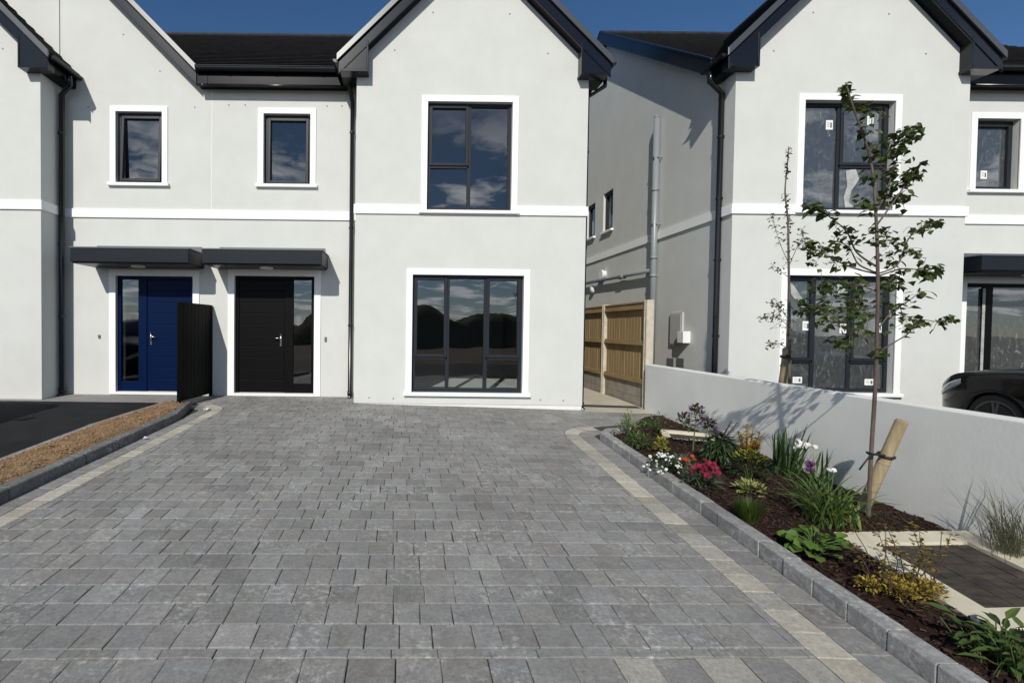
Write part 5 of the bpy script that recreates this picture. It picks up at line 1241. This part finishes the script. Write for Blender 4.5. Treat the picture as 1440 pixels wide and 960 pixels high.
for i in range(7): f.strap(p, R.random() * 6.28, R.uniform(.12, .2), R.uniform(.2, .6), .4, .014, 5)
s.build('stem', M['greenstem'], t); w_.build('floret', PPL, t); f.build('leaves', STR, t)
t, p, k = plant('daylily', 'large arching clump of long narrow green leaves left of the staked tree', (1163, 736))
f = MB(); s = MB(); w_ = Flowers()
for i in range(150): a = R.random() * 6.28; f.strap(p + Vector((R.gauss(0, .06), R.gauss(0, .06), 0)), a, R.uniform(50, 100) * k, R.uniform(.05, .7), R.uniform(.7, 2.3), R.uniform(.011, .020), 8, R.uniform(-.6, .6))
for i in range(2):
    c = p + Vector((R.uniform(5, 20) * k, .05, R.uniform(70, 82) * k)); s.tube([p, p.lerp(c, .6), c], .0035, 5)
    for j in range(4): flower(w_, c, .02, 5)
f.build('leaves', LIL, t); s.build('stem', M['greenstem'], t); w_.build('flower', WHT, t)
t, p, k = plant('broad_leaf_plant', 'low plant with rounded bright green leaves at the corner of the near manhole', (1142, 772))
f, s = MB(), MB()
for i in range(44):
    a = R.random() * 6.28; rr = R.uniform(6, 38) * k; h = R.uniform(10, 40) * k * (1 - .45 * rr / (38 * k)); c = p + Vector((math.cos(a) * rr, math.sin(a) * rr * .8, h)); s.tube([p, p.lerp(c, .5) + Vector((0, 0, h * .3)), c], .0035, 5)
    f.leaf(c, Vector((math.cos(a), math.sin(a), R.uniform(-.2, .6))), R.uniform(.05, .085), R.uniform(.05, .08), Vector((R.gauss(0, .4), R.gauss(0, .4) - .3, 1)), droop=.25, rnd=.95)
f.build('leaves', FGR, t); s.build('stem', M['greenstem'], t)
t, p, k = plant('sprawling_shrub', 'sprawling yellow and bronze shrub over the edge of the near manhole', (1268, 836), 'shrub')
f, s, w_ = MB(), MB(), Flowers()
f2 = MB()
for dx_, dy_, r_, n in ((-32, .05, 18, 170), (-8, -.04, 22, 230), (22, -.02, 24, 260), (46, .02, 18, 160), (4, .08, 20, 150), (30, .1, 18, 120)): bush(f if dx_ < 40 else f2, s, p + Vector((dx_ * k, dy_, 0)), r_ * k, r_ * 1.25 * k, int(n * 1.5), .021, .013, shell=.2)
for i in range(16):
    a = R.uniform(-.8, .9); h = R.uniform(40, 92) * k; b0 = p + Vector((R.uniform(-30, 45) * k, R.uniform(-.05, .1), .05)); tip = b0 + Vector((math.sin(a) * h * .6, R.uniform(-.05, .15), h)); s.tube([b0, b0.lerp(tip, .5) + Vector((.02, 0, 0)), tip], [.003, .0025, .0012], 5)
    for j in range(15 if i > 5 else 26): f2.leaf(b0.lerp(tip, R.uniform(.3, 1)) + Vector((R.gauss(0, .012), R.gauss(0, .012), 0)), Vector((R.gauss(0, 1), R.gauss(0, 1), R.uniform(-.1, .8))), .030, .018)
f.build('foliage', OCH, t); f2.build('bronze_foliage', OLV, t); s.build('stem', M['bark2'], t)
t, p, k = plant('leafy_plant', 'leafy green rosette plant in the bottom right corner of the bed', (1424, 934))
f, s = MB(), MB()
for i in range(120):
    a = R.random() * 6.28; b0 = p + Vector((R.gauss(0, .055), R.gauss(0, .06), 0)); rr = R.uniform(.02, .11); h = R.uniform(.02, .17); c = b0 + Vector((math.cos(a) * rr, math.sin(a) * rr, h)); s.tube([b0, c], .002, 4, cap=False)
    f.leaf(c, Vector((math.cos(a), math.sin(a), R.uniform(.0, 1.0))), R.uniform(.06, .11), R.uniform(.022, .040), Vector((R.gauss(0, .2), R.gauss(0, .2), 1)), droop=.35, rnd=.7)
f.build('leaves', GRN, t); s.build('stem', M['greenstem'], t)
t, p, k = plant('ornamental_grass', 'wispy grey green ornamental grass at the right edge by the white wall', (1440, 764), 'grass')
p = Vector((3.98, 3.22, zbed(3.98, 3.22) - .02)); t.location = p; WL[t.name] = p
f = MB()
for i in range(210): a = R.choice((R.uniform(2.2, 4.2), R.random() * 6.28)); f.strap(p + Vector((R.gauss(0, .05), R.gauss(0, .05), 0)), a, R.uniform(.25, .62), R.uniform(.1, .7), R.uniform(.2, 1.5), .004, 7)
for i, v in enumerate(f.v):
    if v.x > 4.085: f.v[i].x = 4.085 - (v.x - 4.085) * .3
f.build('blades', DRY, t)

# ---------------------------------------------------------------- small loose things
def scrap(label, x, y, z, r, cat='litter'):
    s = MB(); n = 7; c = Vector((x, y, z)); top = []
    for i in range(n): a = 2 * math.pi * i / n; top.append(c + Vector((math.cos(a) * r * R.uniform(.5, 1.2), math.sin(a) * r * R.uniform(.5, 1.2), R.uniform(.0, r * .8))))
    s.add(top + [c + Vector((0, 0, r * .7)), c + Vector((0, 0, -.002))], [(i, (i + 1) % n, n) for i in range(n)] + [((i + 1) % n, i, n + 1) for i in range(n)])
    tag(s.build('paper_scrap', M['white_pl']), label, cat)
scrap('crumpled white scrap against the kerb halfway along the brown soil strip', -3.06, 5.88, zg(-3.06, 5.88) + .012, .035)
scrap('white scrap at the far rounded end of the soil strip kerb', -2.99, 7.50, zg(-2.99, 7.5) + .012, .045)
